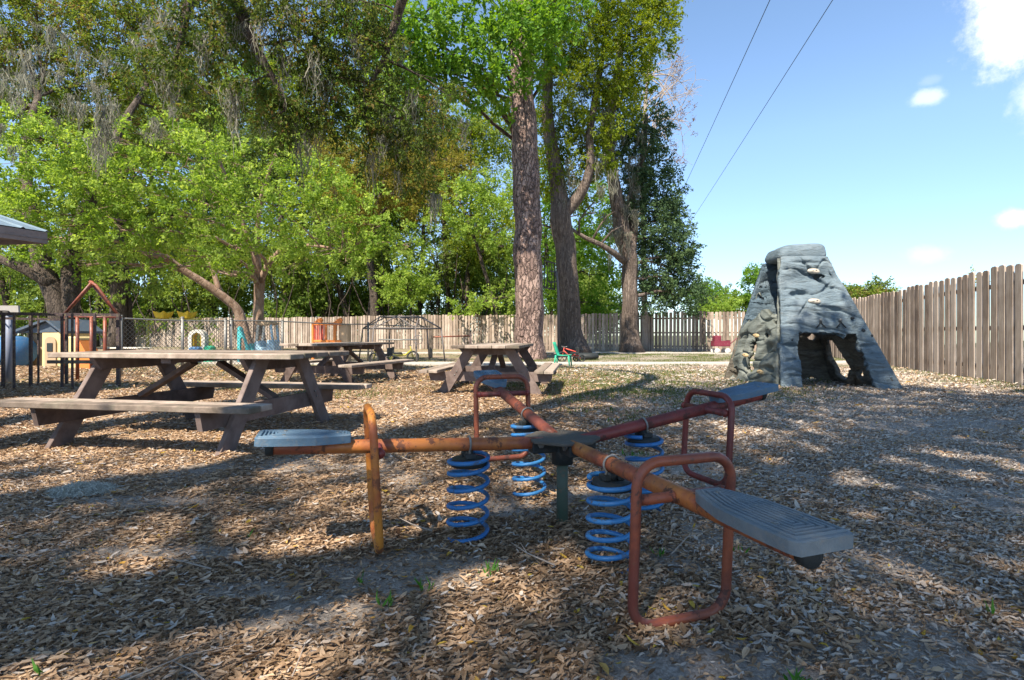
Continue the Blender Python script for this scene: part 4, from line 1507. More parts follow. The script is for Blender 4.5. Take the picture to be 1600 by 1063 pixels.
# a nearer live oak standing behind and left of the camera: its boughs hang in from above and shade the yard
def near_oak():
    base = (-6.6, -3.2, 0)
    root = empty('overhanging_oak_tree', base, 'large live oak whose dark mossy boughs hang into the top left of the picture', 'tree')
    mb = MB()
    P0 = Vector(base)
    tr = [P0 + Vector(v) for v in ((0, 0, -.1), (0, 0, .6), (.1, .05, 1.6), (.15, .1, 2.6), (.3, .3, 3.6))]
    mb.tube(tr, [.75, .6, .52, .5, .45], 22)
    fork = tr[-1]
    limbs = [  # through points, radii
        ([fork, (-6.2, 0, 5.6), (-5.6, 4.0, 7.4), W(345, -40, 9.3), W(388, 62, 9.6), W(430, 130, 9.8), W(446, 172, 9.9)], [.36, .28, .2, .13, .09, .06, .03]),
        ([fork, (-7.2, 1.5, 5.8), (-7.0, 5.0, 7.6), W(290, -60, 10.2), W(286, 40, 10.2), W(280, 110, 10.3)], [.33, .25, .18, .11, .07, .03]),
        ([fork, (-4.6, -1.5, 6.2), (-2.0, 1.5, 8.2), (0, 5.5, 8.8), W(640, -40, 10.0), W(600, 90, 10.5), W(560, 180, 10.8)], [.34, .27, .2, .15, .1, .06, .025]),
        ([fork, (-4.5, -3.2, 6.0), (-1.5, -2.6, 8.0), (2.0, -.5, 8.8), (4.5, 1.2, 9)], [.33, .26, .18, .12, .05]),
        ([fork, (-6.4, -5, 6), (-5, -7, 8)], [.3, .2, .1]),
        ([fork, (-8.4, -3, 6), (-11, -2.5, 7.8)], [.3, .2, .1]),
    ]
    nodes = []
    for pts, rr in limbs:
        P_ = [Vector(p) for p in pts]
        out, ra = [], []
        m = len(P_)
        for i in range(m - 1):
            a = P_[max(i - 1, 0)]; b = P_[i]; c = P_[i + 1]; d = P_[min(i + 2, m - 1)]
            for k in range(7):
                u = k / 7
                p = .5 * ((2 * b) + (c - a) * u + (2 * a - 5 * b + 4 * c - d) * u * u + (3 * b - a - 3 * c + d) * u ** 3)
                p += Vector((noise.noise(p * 1.4), noise.noise(p * 1.4 + Vector((7, 0, 0))), noise.noise(p * 1.4 + Vector((0, 7, 0))))) * .14
                out.append(p); ra.append(rr[i] * (1 - u) + rr[i + 1] * u)
        out.append(P_[-1]); ra.append(rr[-1])
        mb.tube(out, ra, 12)
        nodes += list(zip(out, ra))
    # hanging boughs seen in the picture
    vis = []
    for (px, py, d, rx, ry) in [(425, 190, 9.9, 40, 38), (455, 150, 9.9, 38, 35), (395, 130, 9.8, 40, 30), (340, 160, 10.2, 42, 32), (345, 60, 9.8, 45, 40), (290, 90, 10.2, 38, 38),
                                (470, 60, 10, 45, 45), (520, 120, 10.5, 45, 45), (560, 190, 10.8, 45, 42), (620, 170, 10.8, 48, 42), (640, 230, 11, 42, 32), (590, 250, 11, 36, 28),
                                (540, 50, 10.4, 45, 36), (600, 100, 10.5, 46, 36), (680, 200, 11, 38, 30), (420, 20, 9.6, 48, 35), (700, 150, 11, 35, 30), (500, 190, 10.6, 34, 30), (660, 280, 11.2, 30, 22), (370, 0, 9.8, 55, 35), (470, -5, 10, 60, 35), (560, 0, 10.4, 55, 35), (300, 20, 10.2, 50, 40), (240, 110, 10.6, 40, 35), (500, 90, 10.6, 50, 40), (380, 60, 10.4, 45, 40), (580, 50, 10.6, 45, 35)]:
        p = W(px, py, d)
        vis.append((tuple(p), rx / FP * d, .7, ry / FP * d))
    P, D, S, Tn, tw = crown(vis, .078, .40, 1.15, .38, .55, 24, 3.4, 71, .0)
    # unseen part of the crown, its leaf clusters placed to shade the yard
    r = random.Random(12)
    sh = []
    off = Vector((-SDIR.x / SDIR.z, -SDIR.y / SDIR.z))
    for k in range(6000):
        if len(sh) >= NSH: break
        gx, gy = r.uniform(-4.6, 9.5), r.uniform(.3, 9.2)
        if not shade_wanted(gx, gy): continue
        z = r.uniform(6.4, 9.8)
        c = (gx - off.x * z, gy - off.y * z, z)
        # stay clear of the picture
        if c[1] > 0 and (z - EYE) / c[1] < .74 and abs(c[0]) < c[1] * 1.05: continue
        if any((Vector(c) - Vector(o[0])).length < .45 for o in sh): continue
        sh.append((c, r.uniform(.45, .8), r.uniform(.45, .8), r.uniform(.3, .5)))
    shl = [b for b in sh if b[0][0] + off.x * b[0][2] < .3]
    shr = [b for b in sh if b[0][0] + off.x * b[0][2] >= .3]
    P2, D2, S2, T2, tw2 = crown(shl, .11, .5, .34, .44, .3, 24, 3.0, 91)
    P3, D3, S3, T3, tw3 = crown(shr, .11, .5, .60, .32, .3, 24, 3.0, 95)
    P2, D2, S2, T2 = [np.concatenate(q) for q in ((P2, P3), (D2, D3), (S2, S3), (T2, T3))]; tw2 = tw2 + tw3
    leaf_mesh('crown', np.concatenate([P, P2]), np.concatenate([D, D2]), np.concatenate([S, S2]), .42, np.concatenate([Tn, T2]), 'leaf_oak_shaded', root, base)
    for bi, (c, ends) in enumerate(tw + tw2):
        c = Vector(c)
        best = min(nodes, key=lambda q: (q[0] - c).length)
        r0 = min(best[1] * .5, .012 + (best[0] - c).length * .012)
        lp = curve_pts(best[0], c, 6, .1, .05, bi)
        rr = [r0 * (1 - .7 * i / 6) + .003 for i in range(7)]
        mb.tube(lp, rr, 6, caps=False)
        for e in ends[:14]:
            sp = curve_pts(lp[random.choice((3, 4, 5, 6))], Vector(e), 3, .1, .05, bi)
            mb.tube(sp, [rr[5] * .7, rr[6] * .6, rr[6] * .45, .003], 4, caps=False)
    mb.build('trunk', 'dark_bark', root, base)
    an = []
    for (c, rx, ry, rz) in vis:
        for _ in range(2):
            an.append((c[0] + random.uniform(-rx, rx), c[1] + random.uniform(-.4, .4), c[2] + random.uniform(-rz, rz * .3), random.uniform(.35, 1.3), .09))
    moss_mesh('spanish_moss', an, root, base, 26)


def shade_wanted(x, y, m=0.13):
    """where the unseen crown is shaped to shade the yard (sunny gaps are left out)"""
    py = HOR + EYE * FP / y; px = 800 + x / y * FP
    for (cx, cy, rx, ry) in [(790, 905, 95, 40), (620, 880, 30, 25), (900, 780, 50, 25), (1240, 985, 38, 28), (1170, 940, 40, 16), (460, 940, 60, 16), (650, 760, 50, 12),
                             (940, 850, 35, 30), (200, 725, 330, 24), (300, 650, 260, 40), (620, 640, 90, 30), (1490, 635, 60, 10), (1360, 690, 20, 8), (760, 870, 60, 30),
                             (720, 640, 60, 26), (900, 612, 80, 14), (1530, 610, 60, 12), (1590, 780, 20, 16), (560, 905, 25, 14), (1110, 668, 40, 8), (810, 740, 30, 12)]:
        if ((px - cx) / (rx + m * FP / y)) ** 2 + ((py - cy) / (ry + m * EYE * FP / y / y)) ** 2 < 1: return False
    if x < -1.0 and y > 4.0: return False
    if x < 1.5 and y > 6.4: return False
    return True
NSH = 520
near_oak()

# bright green maple with a reddish trunk, centre left
mb_blobs = [(150, 300, 15.5, 55, 45), (220, 270, 15.5, 55, 45), (290, 260, 16.0, 55, 45), (360, 250, 16.0, 50, 40), (430, 235, 16.5, 45, 40), (330, 320, 15.5, 60, 45), (400, 310, 15.5, 60, 45),
            (460, 290, 16.0, 50, 40), (260, 340, 15.5, 55, 40), (190, 360, 16.0, 50, 38), (430, 370, 15.5, 55, 36), (500, 350, 16.0, 55, 36), (360, 385, 15.5, 48, 30), (560, 380, 16.5, 45, 26),
            (290, 400, 16.5, 40, 24), (520, 300, 16.5, 40, 30), (480, 400, 16.5, 42, 22), (540, 410, 16.5, 35, 18), (600, 350, 16.5, 42, 28), (570, 310, 16.5, 40, 28), (640, 385, 17, 34, 20), (180, 225, 15.5, 45, 36), (250, 215, 16, 45, 34), (130, 260, 15.5, 45, 40), (320, 210, 16.5, 42, 30), (230, 420, 16.5, 40, 18), (340, 425, 16, 38, 16), (440, 425, 16.5, 36, 14), (510, 260, 16.5, 36, 28)]
tree('maple_tree', 'leafy bright green maple with a smooth reddish trunk rising behind the nearest table',
     [[(405, 552, 20, .24), (404, 510, 20, .19), (404, 470, 20, .175), (407, 432, 19.8, .18)],
      [(407, 440, 19.8, .13), (396, 395, 19.4, .11), (375, 340, 19, .09), (350, 270, 18.5, .06), (330, 220, 18, .03)],
      [(407, 440, 19.8, .13), (425, 405, 19.4, .10), (455, 385, 19, .08), (500, 385, 18.6, .05), (545, 395, 18.4, .03)],
      [(407, 440, 19.8, .11), (402, 380, 19.6, .10), (408, 310, 19, .07), (430, 240, 18.6, .04)]],
     mb_blobs, leaf=.098, width=.6, mat='leaf_bright', bark='pale_bark', dens=.95, gap=.46, seed=41)
tree('leaning_maple_tree', 'bright green maple with a long bare trunk leaning to the left',
     [[(388, 548, 21, .26), (376, 500, 21, .2), (366, 478, 20.8, .17), (330, 450, 20.3, .15), (290, 425, 19.8, .13), (250, 395, 19.2, .11), (222, 368, 18.8, .09), (190, 320, 18.2, .06), (150, 270, 17.8, .04)],
      [(345, 460, 20.5, .12), (335, 430, 20.5, .09), (325, 400, 20.4, .06)]],
     [(30, 250, 15.5, 50, 40), (80, 290, 15.5, 50, 40), (40, 330, 15.5, 50, 36), (100, 350, 16.0, 50, 34), (150, 390, 16.5, 48, 26), (20, 210, 15.5, 40, 32), (90, 230, 16.0, 45, 34),
      (150, 340, 16.5, 40, 30), (210, 310, 16.5, 40, 34), (60, 385, 17.0, 45, 18), (230, 400, 17.0, 30, 18), (20, 290, 16, 40, 34), (60, 200, 16, 45, 30), (0, 380, 17, 40, 20), (120, 415, 17.5, 40, 14)],
     leaf=.098, width=.6, mat='leaf_bright', bark='pale_bark', dens=.95, gap=.46, seed=43)

# trees just beyond the back fence
GB = 'woodland trees beyond the back fence'
tree('golden_oak_tree', 'oak flushed golden-brown with new leaves behind the hanging dark boughs',
     [[(586, 520, 37, .32), (585, 470, 37, .28), (578, 400, 37, .25), (590, 330, 36.5, .2), (610, 250, 36, .14)]],
     [(590, 290, 33, 48, 40), (635, 270, 33, 45, 40), (610, 235, 33, 45, 36), (660, 320, 33.5, 35, 30), (560, 335, 34, 34, 26), (700, 250, 34, 36, 34), (520, 240, 34, 40, 36), (690, 300, 34, 30, 26), (540, 290, 34, 34, 28)],
     leaf=.17, width=.42, mat='leaf_gold', bark='dark_bark', dens=1.3, gap=.36, seed=47, group=GB)
tree('sapling_tree', 'small pale green tree leaning over the back fence left of the pine',
     [[(640, 520, 37.5, .09), (642, 480, 37, .08), (636, 450, 36.5, .06), (630, 420, 36, .04)]],
     [(615, 440, 34, 28, 18), (645, 430, 34, 30, 20), (640, 455, 34, 34, 18), (610, 462, 34.5, 22, 12), (668, 445, 34.5, 22, 12)], leaf=.17, width=.55, mat='leaf_bright', bark='dark_bark', dens=1.4, gap=.3, seed=53, group=GB)
tree('young_tree', 'lime green tree with a slender dark leaning trunk just left of the pine',
     [[(776, 500, 33.5, .13), (770, 470, 33.5, .12), (757, 425, 33.5, .11), (742, 375, 33.3, .10), (720, 320, 33, .06)]],
     [(720, 300, 32, 40, 26), (765, 320, 32, 38, 26), (700, 340, 32.5, 36, 22), (750, 360, 32, 38, 20), (785, 385, 32, 30, 22), (760, 470, 31.5, 32, 16), (730, 478, 31.5, 26, 12), (790, 465, 31.5, 24, 16), (780, 290, 32, 28, 26)],
     leaf=.17, width=.55, mat='leaf_bright', bark='dark_bark', dens=1.2, gap=.36, seed=59, group=GB)
tree('green_tree', 'fresh green tree seen between the pine and the forked oak',
     [[(862, 520, 33, .16), (858, 440, 33, .14), (852, 360, 33, .1)]],
     [(850, 330, 32, 26, 34), (845, 400, 32, 22, 40), (860, 460, 32, 26, 26), (930, 430, 33, 38, 34), (925, 380, 33, 36, 30), (940, 475, 33, 40, 20), (925, 320, 33, 28, 36), (905, 480, 33, 30, 18), (880, 430, 33, 26, 30),
      (855, 280, 32, 22, 30), (950, 330, 33, 22, 40)],
     leaf=.17, width=.55, mat='leaf_gum', bark='dark_bark', dens=1.4, gap=.34, seed=61, group=GB)
words = ['first', 'second', 'third', 'fourth', 'fifth', 'sixth', 'seventh', 'eighth', 'ninth', 'tenth', 'eleventh', 'twelfth', 'thirteenth', 'fourteenth', 'fifteenth', 'sixteenth', 'seventeenth', 'eighteenth', 'nineteenth', 'twentieth']
trn = [(15, 38, .20, -20), (150, 40, .18, 12), (182, 24.5, .34, 4), (203, 25, .16, -10), (243, 41, .24, -4), (300, 45, .18, 6), (333, 42, .28, -8), (352, 44, .2, 5), (448, 41, .26, -6), (462, 46, .2, 8),
       (508, 42, .3, -8), (548, 41, .26, -38), (577, 40, .27, 12), (606, 44, .3, -2), (655, 42, .18, 5), (702, 41, .2, -6), (728, 40, .16, 5)]
for i, (px, d, r_, lean) in enumerate(trn):
    bl = rblobs(px - 75, px + 75, 250, 440, d - 2, d + 2, 5, 52, 34, seed=100 + i)
    bl += rblobs(px - 80, px + 80, 120, 260, d - 1, d + 2, 3, 55, 42, seed=200 + i)
    mt = ['leaf_under', 'leaf_gum', 'leaf_mid', 'leaf_under', 'leaf_yg', 'leaf_bright'][i % 6]
    tree('woodland_tree', '%s dark woodland trunk from the left beyond the fences' % words[i],
         [[(px, 528, d, r_), (px + lean * .3, 470, d, r_ * .95), (px + lean, 400, d, r_ * .85), (px + lean * 1.6, 320, d, r_ * .7), (px + lean * 1.5, 230, d, r_ * .45), (px + lean * 2, 150, d, r_ * .2)]],
         bl, leaf=.20, width=.5, mat=mt, bark='dark_bark', dens=.85, gap=.42, seed=300 + i, group=GB, clump=20, nseg=10)

# undergrowth along and beyond the back fence: one mass nobody could count
def understory():
    bl = []
    r = random.Random(77)
    for k in range(220):
        px = r.uniform(-40, 990)
        d = r.uniform(38, 52)
        py = r.choice((r.uniform(440, 515), r.uniform(470, 515), r.uniform(380, 500), r.uniform(300, 480)))
        bl.append((px, py, d, r.uniform(22, 44), r.uniform(14, 30)))
    B = [(tuple(W(b[0], b[1], b[2])), b[3] / FP * b[2], 1.6, b[4] / FP * b[2]) for b in bl]
    P, D, S, Tn, tw = crown(B, .24, .5, 1.25, .34, .2, 20, 3.0, 400)
    g = n3(P, .25, 5)
    Tn = np.clip(Tn * .6 + g * .5, 0, 1)
    o = leaf_mesh('undergrowth', P, D, S, .5, Tn, 'leaf_under')
    tag(o, 'tangled green undergrowth filling the wood beyond the back fence', 'undergrowth', None, 'stuff')
    # thin stems and dead vines
    mb = MB()
    for k in range(230):
        px = r.uniform(-20, 800); d = r.uniform(37.5, 50)
        a = W(px, 524, d); b = W(px + r.uniform(-40, 40), r.uniform(330, 450), d + r.uniform(-1, 1))
        mb.tube(curve_pts(a, b, 5, .1, .1, k), [.06, .05, .045, .035, .025, .015], 4, caps=False)
    o = mb.build('thicket_stems', 'dark_bark')
    tag(o, 'thin dark stems and vines of the thicket beyond the back fence', 'thicket', None, 'stuff')
understory()

# trees far beyond the right half of the fence
for (px, py, rx, ry, d, lab, mt, dn, n_) in [
        (1098, 462, 26, 20, 50, 'low green treetop just right of the dark oak', 'leaf_gum', 1.5, 9), (1133, 452, 12, 12, 55, 'thin wispy treetop standing above the hedge left of the climber', 'leaf_mid', .5, 3),
        (1131, 474, 22, 12, 50, 'rusty brown bush behind the fence left of the climber', 'leaf_brown', 1.4, 6), (1190, 440, 26, 20, 46, 'rounded green treetop directly left of the rock climber', 'leaf_gum', 1.2, 9),
        (1165, 474, 55, 14, 47, 'bright green hedge top behind the fence beside the climber', 'leaf_bright', 1.5, 14),
        (1352, 454, 34, 13, 40, 'grey-green treetop peeking over the right fence beside the climber', 'leaf_oak', 1.4, 9), (1384, 449, 14, 12, 42, 'small green treetop over the right fence', 'leaf_mid', 1.2, 5),
        (1533, 436, 12, 12, 40, 'tiny yellow-green treetop above the right-hand pickets', 'leaf_yg', .9, 2)]:
    bl = [(px + random.uniform(-rx, rx), py + random.uniform(-ry, ry) * .7, d + random.uniform(-1, 1), rx * .6, ry * .7) for _ in range(n_)]
    tree('distant_tree', lab, [[(px, 523, d, .14), (px + 1, (py + 523) / 2, d, .11), (px, py, d, .05)]], bl, leaf=.2, width=.5, mat=mt, bark='dark_bark', dens=dn, gap=.25, spread=2.0, seed=int(px), group='treetops beyond the right half of the fence', nseg=8)


# ---------------------------------------------------------------- power lines
for i, (x0, x1) in enumerate(((4.27, 16.9), (5.93, 20.9))):
    yA, yB = 0.0, 62.0
    sl = (.194, .198)[i]
    xa = (7.1, 8.83)[i]
    mb = MB(); pts = []
    for k in range(41):
        y = -10 + 85 * k / 40
        x = xa + sl * (y - 14.66)
        pts.append((x, y, 10.1 - .9 * 4 * (k / 40) * (1 - k / 40) * .35 + .3))
    mb.tube(pts, .011, 6)
    o = mb.build('power_line', 'rubber')
    tag(o, ('left-hand thin overhead wire crossing the blue sky beside the tall trees', 'right-hand thin overhead wire crossing the open blue sky')[i], 'power line', 'overhead wires')


# ---------------------------------------------------------------- shed at the left
def shed():
    x1 = X(72, 7.6)          # right end of the eave
    M['metal_roof'] = mat_simple('metal_roof', (.22, .30, .36), .4, .15, 4, .1, metallic=.4)
    M['fascia'] = mat_simple('fascia', (.20, .17, .17), .75, .2, 5, .3)
    M['shed_wall'] = mat_simple('shed_wall', (.30, .25, .18), .85, .15, 3, .3)
    root = empty('shed', (-9.5, 5.0, 0), 'corner of a small building with blue-grey metal roof at the left edge', 'shed')
    LOC = (-9.5, 5.0, 0)
    ze = Z(363, 8.0)
    c0 = Vector((x1, 7.6, ze)); 
    # hip roof rising away to the left
    ex = [Vector((-6.92, 8.0, ze)), Vector((-13, 8.7, ze)), Vector((-13, 2.5, ze)), Vector((-9.12, 2.5, ze))]
    ap = Vector((-10.5, 6.2, ze + 1.35))
    mb = MB()
    for i in range(len(ex)):
        a, b = ex[i], ex[(i + 1) % len(ex)]
        n = 20
        for k in range(n):          # corrugation ribs
            p0 = a.lerp(b, k / n); p1 = a.lerp(b, (k + 1) / n); pm = a.lerp(b, (k + .8) / n)
            up = Vector((0, 0, .022))
            A_ = ap
            mb.add([p0, pm, A_ + Vector((0, 0, .0)), ], [(0, 1, 2)], tint=.5)
            mb.add([pm, pm.lerp(p1, .5) + up, A_ + up], [(0, 1, 2)], tint=.5)
            mb.add([pm.lerp(p1, .5) + up, p1, A_ + up], [(0, 1, 2)], tint=.5)
    mb.build('roof', 'metal_roof', root, LOC)
    mb = MB()
    for i in range(len(ex)):
        a, b = ex[i], ex[(i + 1) % len(ex)]
        a2 = a + (ap - a).normalized() * .04; b2 = b + (ap - b).normalized() * .04
        dn = Vector((0, 0, -.165))
        a2.z = b2.z = ze - .012
        mb.beam(a2 + dn * .5, b2 + dn * .5, .03, .165)
    mb.add([p + Vector((0, 0, -.12)) for p in ex], [(0, 1, 2, 3)])
    mb.build('fascia', 'fascia', root, LOC)
    mb = MB()
    mb.box((-11.0, 5.4, (ze - .1) / 2), (3.6, 3.6, ze - .1))
    mb.build('wall', 'shed_wall', root, LOC)
shed()


# ---------------------------------------------------------------- play railing at the left
def railing():
    M['rail_metal'] = mat_simple('rail_metal', (.055, .04, .045), .55, .3, 8, .2, dirt=(.30, .26, .12), dirtk=.7)
    root = empty('play_railing', (-7.4, 8.7, 0), 'dark post-and-rail barrier between the shed and the nearest picnic table', 'railing')
    LOC = (-7.4, 8.7, 0)
    for (px, d, w_) in [(5, 8.9, .07), (22, 8.7, .05), (48, 9.2, .07), (60, 9.6, .045), (97, 9.0, .06), (104, 9.7, .07), (113, 8.9, .05), (148, 9.0, .06), (185, 9.3, .09)]:
        mb = MB(); x = X(px, d)
        mb.box((x, d, .63), (w_ * .62, w_ * .62, 1.26), .2, ch=.004)
        mb.build('post', 'rail_metal', root, LOC)
    mb = MB()
    mb.beam((X(-30, 8.8), 8.8, 1.255), (X(188, 9.2), 9.2, 1.24), .05, .05)
    mb.beam((X(0, 9.3), 9.3, 1.19), (X(100, 9.5), 9.5, 1.17), .05, .04)
    mb.build('rail', 'rail_metal', root, LOC)
    mb = MB(); mb.beam((X(75, 9.5), 9.5, .42), (X(170, 9.5), 9.5, .42), .05, .06)
    mb.build('low_rail', 'grey_plank', root, LOC)
railing()


def gable_frame():
    root = empty('gable_play_frame', (X(145, 10.4), 10.6, 0), 'red-brown pipe play frame with a pointed gable behind the railing', 'play frame')
    LOC = (X(145, 10.4), 10.6, 0)
    d = 10.4
    mb = MB()
    mb.tube([W(100, 492, d), W(144, 441, d)], .028, 10); mb.tube([W(140, 440, d), W(150, 446, d), W(188, 497, d)], .028, 10)
    mb.tube([W(100, 495, d), W(188, 496, d)], .024, 10)
    mb.tube([W(100, 492, d + 1.4), W(144, 445, d + 1.4)], .028, 10); mb.tube([W(144, 445, d + 1.4), W(188, 497, d + 1.4)], .028, 10)
    mb.tube([W(144, 441, d), W(144, 445, d + 1.4)], .028, 10)
    mb.build('gable', 'copper_paint', root, LOC)
    for px in (121, 143, 164, 186):
        mb = MB(); x = X(px, d)
        mb.tube([(x, d, 0), (x, d, Z(496, d))], .032, 10)
        mb.build('post', 'copper_paint', root, LOC)
    for px in (100, 188):
        mb = MB(); x = X(px, d + 1.4)
        mb.tube([(x, d + 1.4, 0), (x, d + 1.4, Z(494, d + 1.4))], .032, 10)
        mb.build('post', 'copper_paint', root, LOC)
gable_frame()


def sm_mat(name, col, rough=.5, var=.1):
    M[name] = mat_simple(name, col, rough, var, 5, .12, dirt=(.25, .2, .15), dirtk=.35)
    return name
sm_mat('roof_navy', (.06, .085, .12)); sm_mat('toy_yellow', (.62, .42, .03)); sm_mat('toy_orange', (.62, .20, .05)); sm_mat('toy_red', (.48, .07, .05)); sm_mat('toy_blue', (.04, .13, .28)); sm_mat('toy_pale_blue', (.30, .48, .62))
sm_mat('toy_teal', (.08, .45, .48)); sm_mat('toy_green', (.02, .33, .20)); sm_mat('toy_white', (.62, .60, .55)); sm_mat('toy_tan', (.42, .30, .19)); sm_mat('toy_cream', (.66, .52, .26)); sm_mat('toy_pink', (.55, .25, .25))
sm_mat('wagon_red', (.16, .025, .045)); sm_mat('olive_yellow', (.36, .33, .05)); sm_mat('dark_metal', (.03, .03, .032), .5)
sm_mat('blue_grey_pipe', (.16, .19, .26)); sm_mat('frame_metal', (.12, .11, .11), .5); sm_mat('sign_grey', (.34, .33, .32), .7)


def toy_hoop():
    d = 10.2; x = X(14, d)
    root = empty('toy_basketball_hoop', (x, d, 0), 'small grey toy basketball backboard on a bluish pole beside the shed', 'toy hoop')
    LOC = (x, d, 0)
    mb = MB(); mb.tube([(x, d, 0), (x, d, Z(488, d))], .055, 14); mb.build('pole', 'blue_grey_pipe', root, LOC)
    mb = MB(); z1, z0 = Z(478, d), Z(491, d); a, b = X(-14, d), X(35, d)
    pts = [(a, z0), (b - .03, z0), (b, z0 + .03), (b - .01, z1), (a, z1)]
    T = Matrix(((1, 0, 0, 0), (0, 0, 1, d - .06), (0, 1, 0, 0), (0, 0, 0, 1)))
    mb.prism(pts, -.02, .02, T); mb.build('backboard', 'sign_grey', root, LOC)
    mb = MB(); c = Vector((x, d - .17, Z(487, d)))
    mb.tube([c + Vector((math.cos(t) * .11, math.sin(t) * .11, 0)) for t in [2 * math.pi * k / 16 for k in range(16)]], .012, 8, closed=True)
    mb.build('rim', 'dark_metal', root, LOC)
toy_hoop()


def drum():
    d = 15.0; c = W(33, 548, d)
    root = empty('play_barrel', (c.x, c.y, 0), 'round blue plastic play barrel lying on its side beyond the railing', 'play barrel')
    LOC = (c.x, c.y, 0)
    mb = MB(); r = .42; z = r + .02
    pts = [Vector((c.x - 1.0 * s, c.y + .5 * s, z)) for s in (0, .05, .5, .95, 1.0)]
    mb.tube(pts, [r * .93, r, r * 1.02, r, r * .93], 26)
    mb.build('shell', 'toy_blue', root, LOC)
    mb = MB(); mb.tube([Vector((c.x - 1.0 * s, c.y + .5 * s, z)) for s in (.3, .34)], r * 1.06, 26)
    mb.build('rib', 'toy_blue', root, LOC)
drum()


def playhouse():
    d = 15.2; xa, xb = X(30, d), X(95, d)
    root = empty('playhouse', ((xa + xb) / 2, d + .6, 0), 'tan plastic playhouse with a blue roof beyond the railing at left', 'playhouse')
    LOC = ((xa + xb) / 2, d + .6, 0)
    zr = Z(507, d); ze = Z(519, d)
    xm = X(66, d)
    mb = MB(); mb.box(((xm + xb) / 2, d + .65, ze / 2), (xb - xm, 1.3, ze)); mb.build('wall', 'toy_cream', root, LOC)
    mb = MB(); mb.box(((xa + xm) / 2 - .01, d + .75, ze * .48), (xm - xa, 1.0, ze * .94)); mb.build('wall', 'toy_tan', root, LOC)
    # arched door on the front
    mb = MB(); xc = X(80, d)
    pl = [(-.16, 0), (.16, 0), (.16, .68)] + [(.16 * math.cos(t), .68 + .15 * math.sin(t)) for t in [math.pi * k / 8 for k in range(1, 8)]] + [(-.16, .68)]
    T = Matrix(((1, 0, 0, xc), (0, 0, 1, d - .03), (0, 1, 0, .02), (0, 0, 0, 1)))
    mb.prism(pl, -.01, .035, T); dr = mb.build('door', 'toy_tan', root, LOC)
    mb = MB(); mb.box((xc, d - .045, .55), (.16, .02, .24)); mb.build('window', 'rubber', dr, LOC)
    mb = MB()
    a0 = (xa - .12, ze - .04); am = ((xa + xb) / 2 + .25, zr + .1); a1 = (xb + .12, ze - .04)
    for (p, q) in ((a0, am), (am, a1)):
        T = Matrix(((1, 0, 0, 0), (0, 0, 1, 0), (0, 1, 0, 0), (0, 0, 0, 1)))
        mb.prism([p, q, (q[0], q[1] + .07), (p[0], p[1] + .07)], d - .12, d + 1.45, T)
    mb.prism([(xa + .1, ze - .02), (xb - .08, ze - .02), (am[0], am[1])], d + .0, d + 1.2, T)
    mb.build('roof', 'roof_navy', root, LOC)
playhouse()


def toy_blocks():
    d = 14.2
    x0, x1, x2 = X(106, d), X(133, d), X(150, d)
    root = empty('toy_slide', ((x0 + x2) / 2, d, 0), 'cream and orange plastic toddler slide behind the gable frame', 'toy slide')
    LOC = ((x0 + x2) / 2, d, 0)
    zt = Z(526, d); 
    mb = MB(); mb.box(((x0 + x1) / 2, d, zt / 2), (x1 - x0, .5, zt), ch=.04); mb.build('tower', 'toy_cream', root, LOC)
    T = Matrix(((1, 0, 0, 0), (0, 0, 1, 0), (0, 1, 0, 0), (0, 0, 0, 1)))
    mb = MB(); mb.prism([(x1 + .01, 0), (x2 + .2, 0), (x2 + .18, .10), (x1 + .2, zt * .5), (x1 + .01, zt * .9)], d - .22, d + .22, T); mb.build('chute', 'toy_orange', root, LOC)
    d = 17.0
    root = empty('toddler_table', (X(185, d), d, 0), 'low pinkish white toddler table beyond the railing', 'toddler table')
    LOC = (X(185, d), d, 0)
    mb = MB(); mb.box((X(190, d), d, .48), (1.5, .7, .05), ch=.02); mb.build('tabletop', 'toy_white', root, LOC)
    for sx_ in (-1, 1):
        for sy_ in (-1, 1):
            mb = MB(); mb.tube([(X(190, d) + sx_ * .62, d + sy_ * .27, 0), (X(190, d) + sx_ * .6, d + sy_ * .25, .455)], .035, 10); mb.build('leg', 'toy_pink', root, LOC)
toy_blocks()


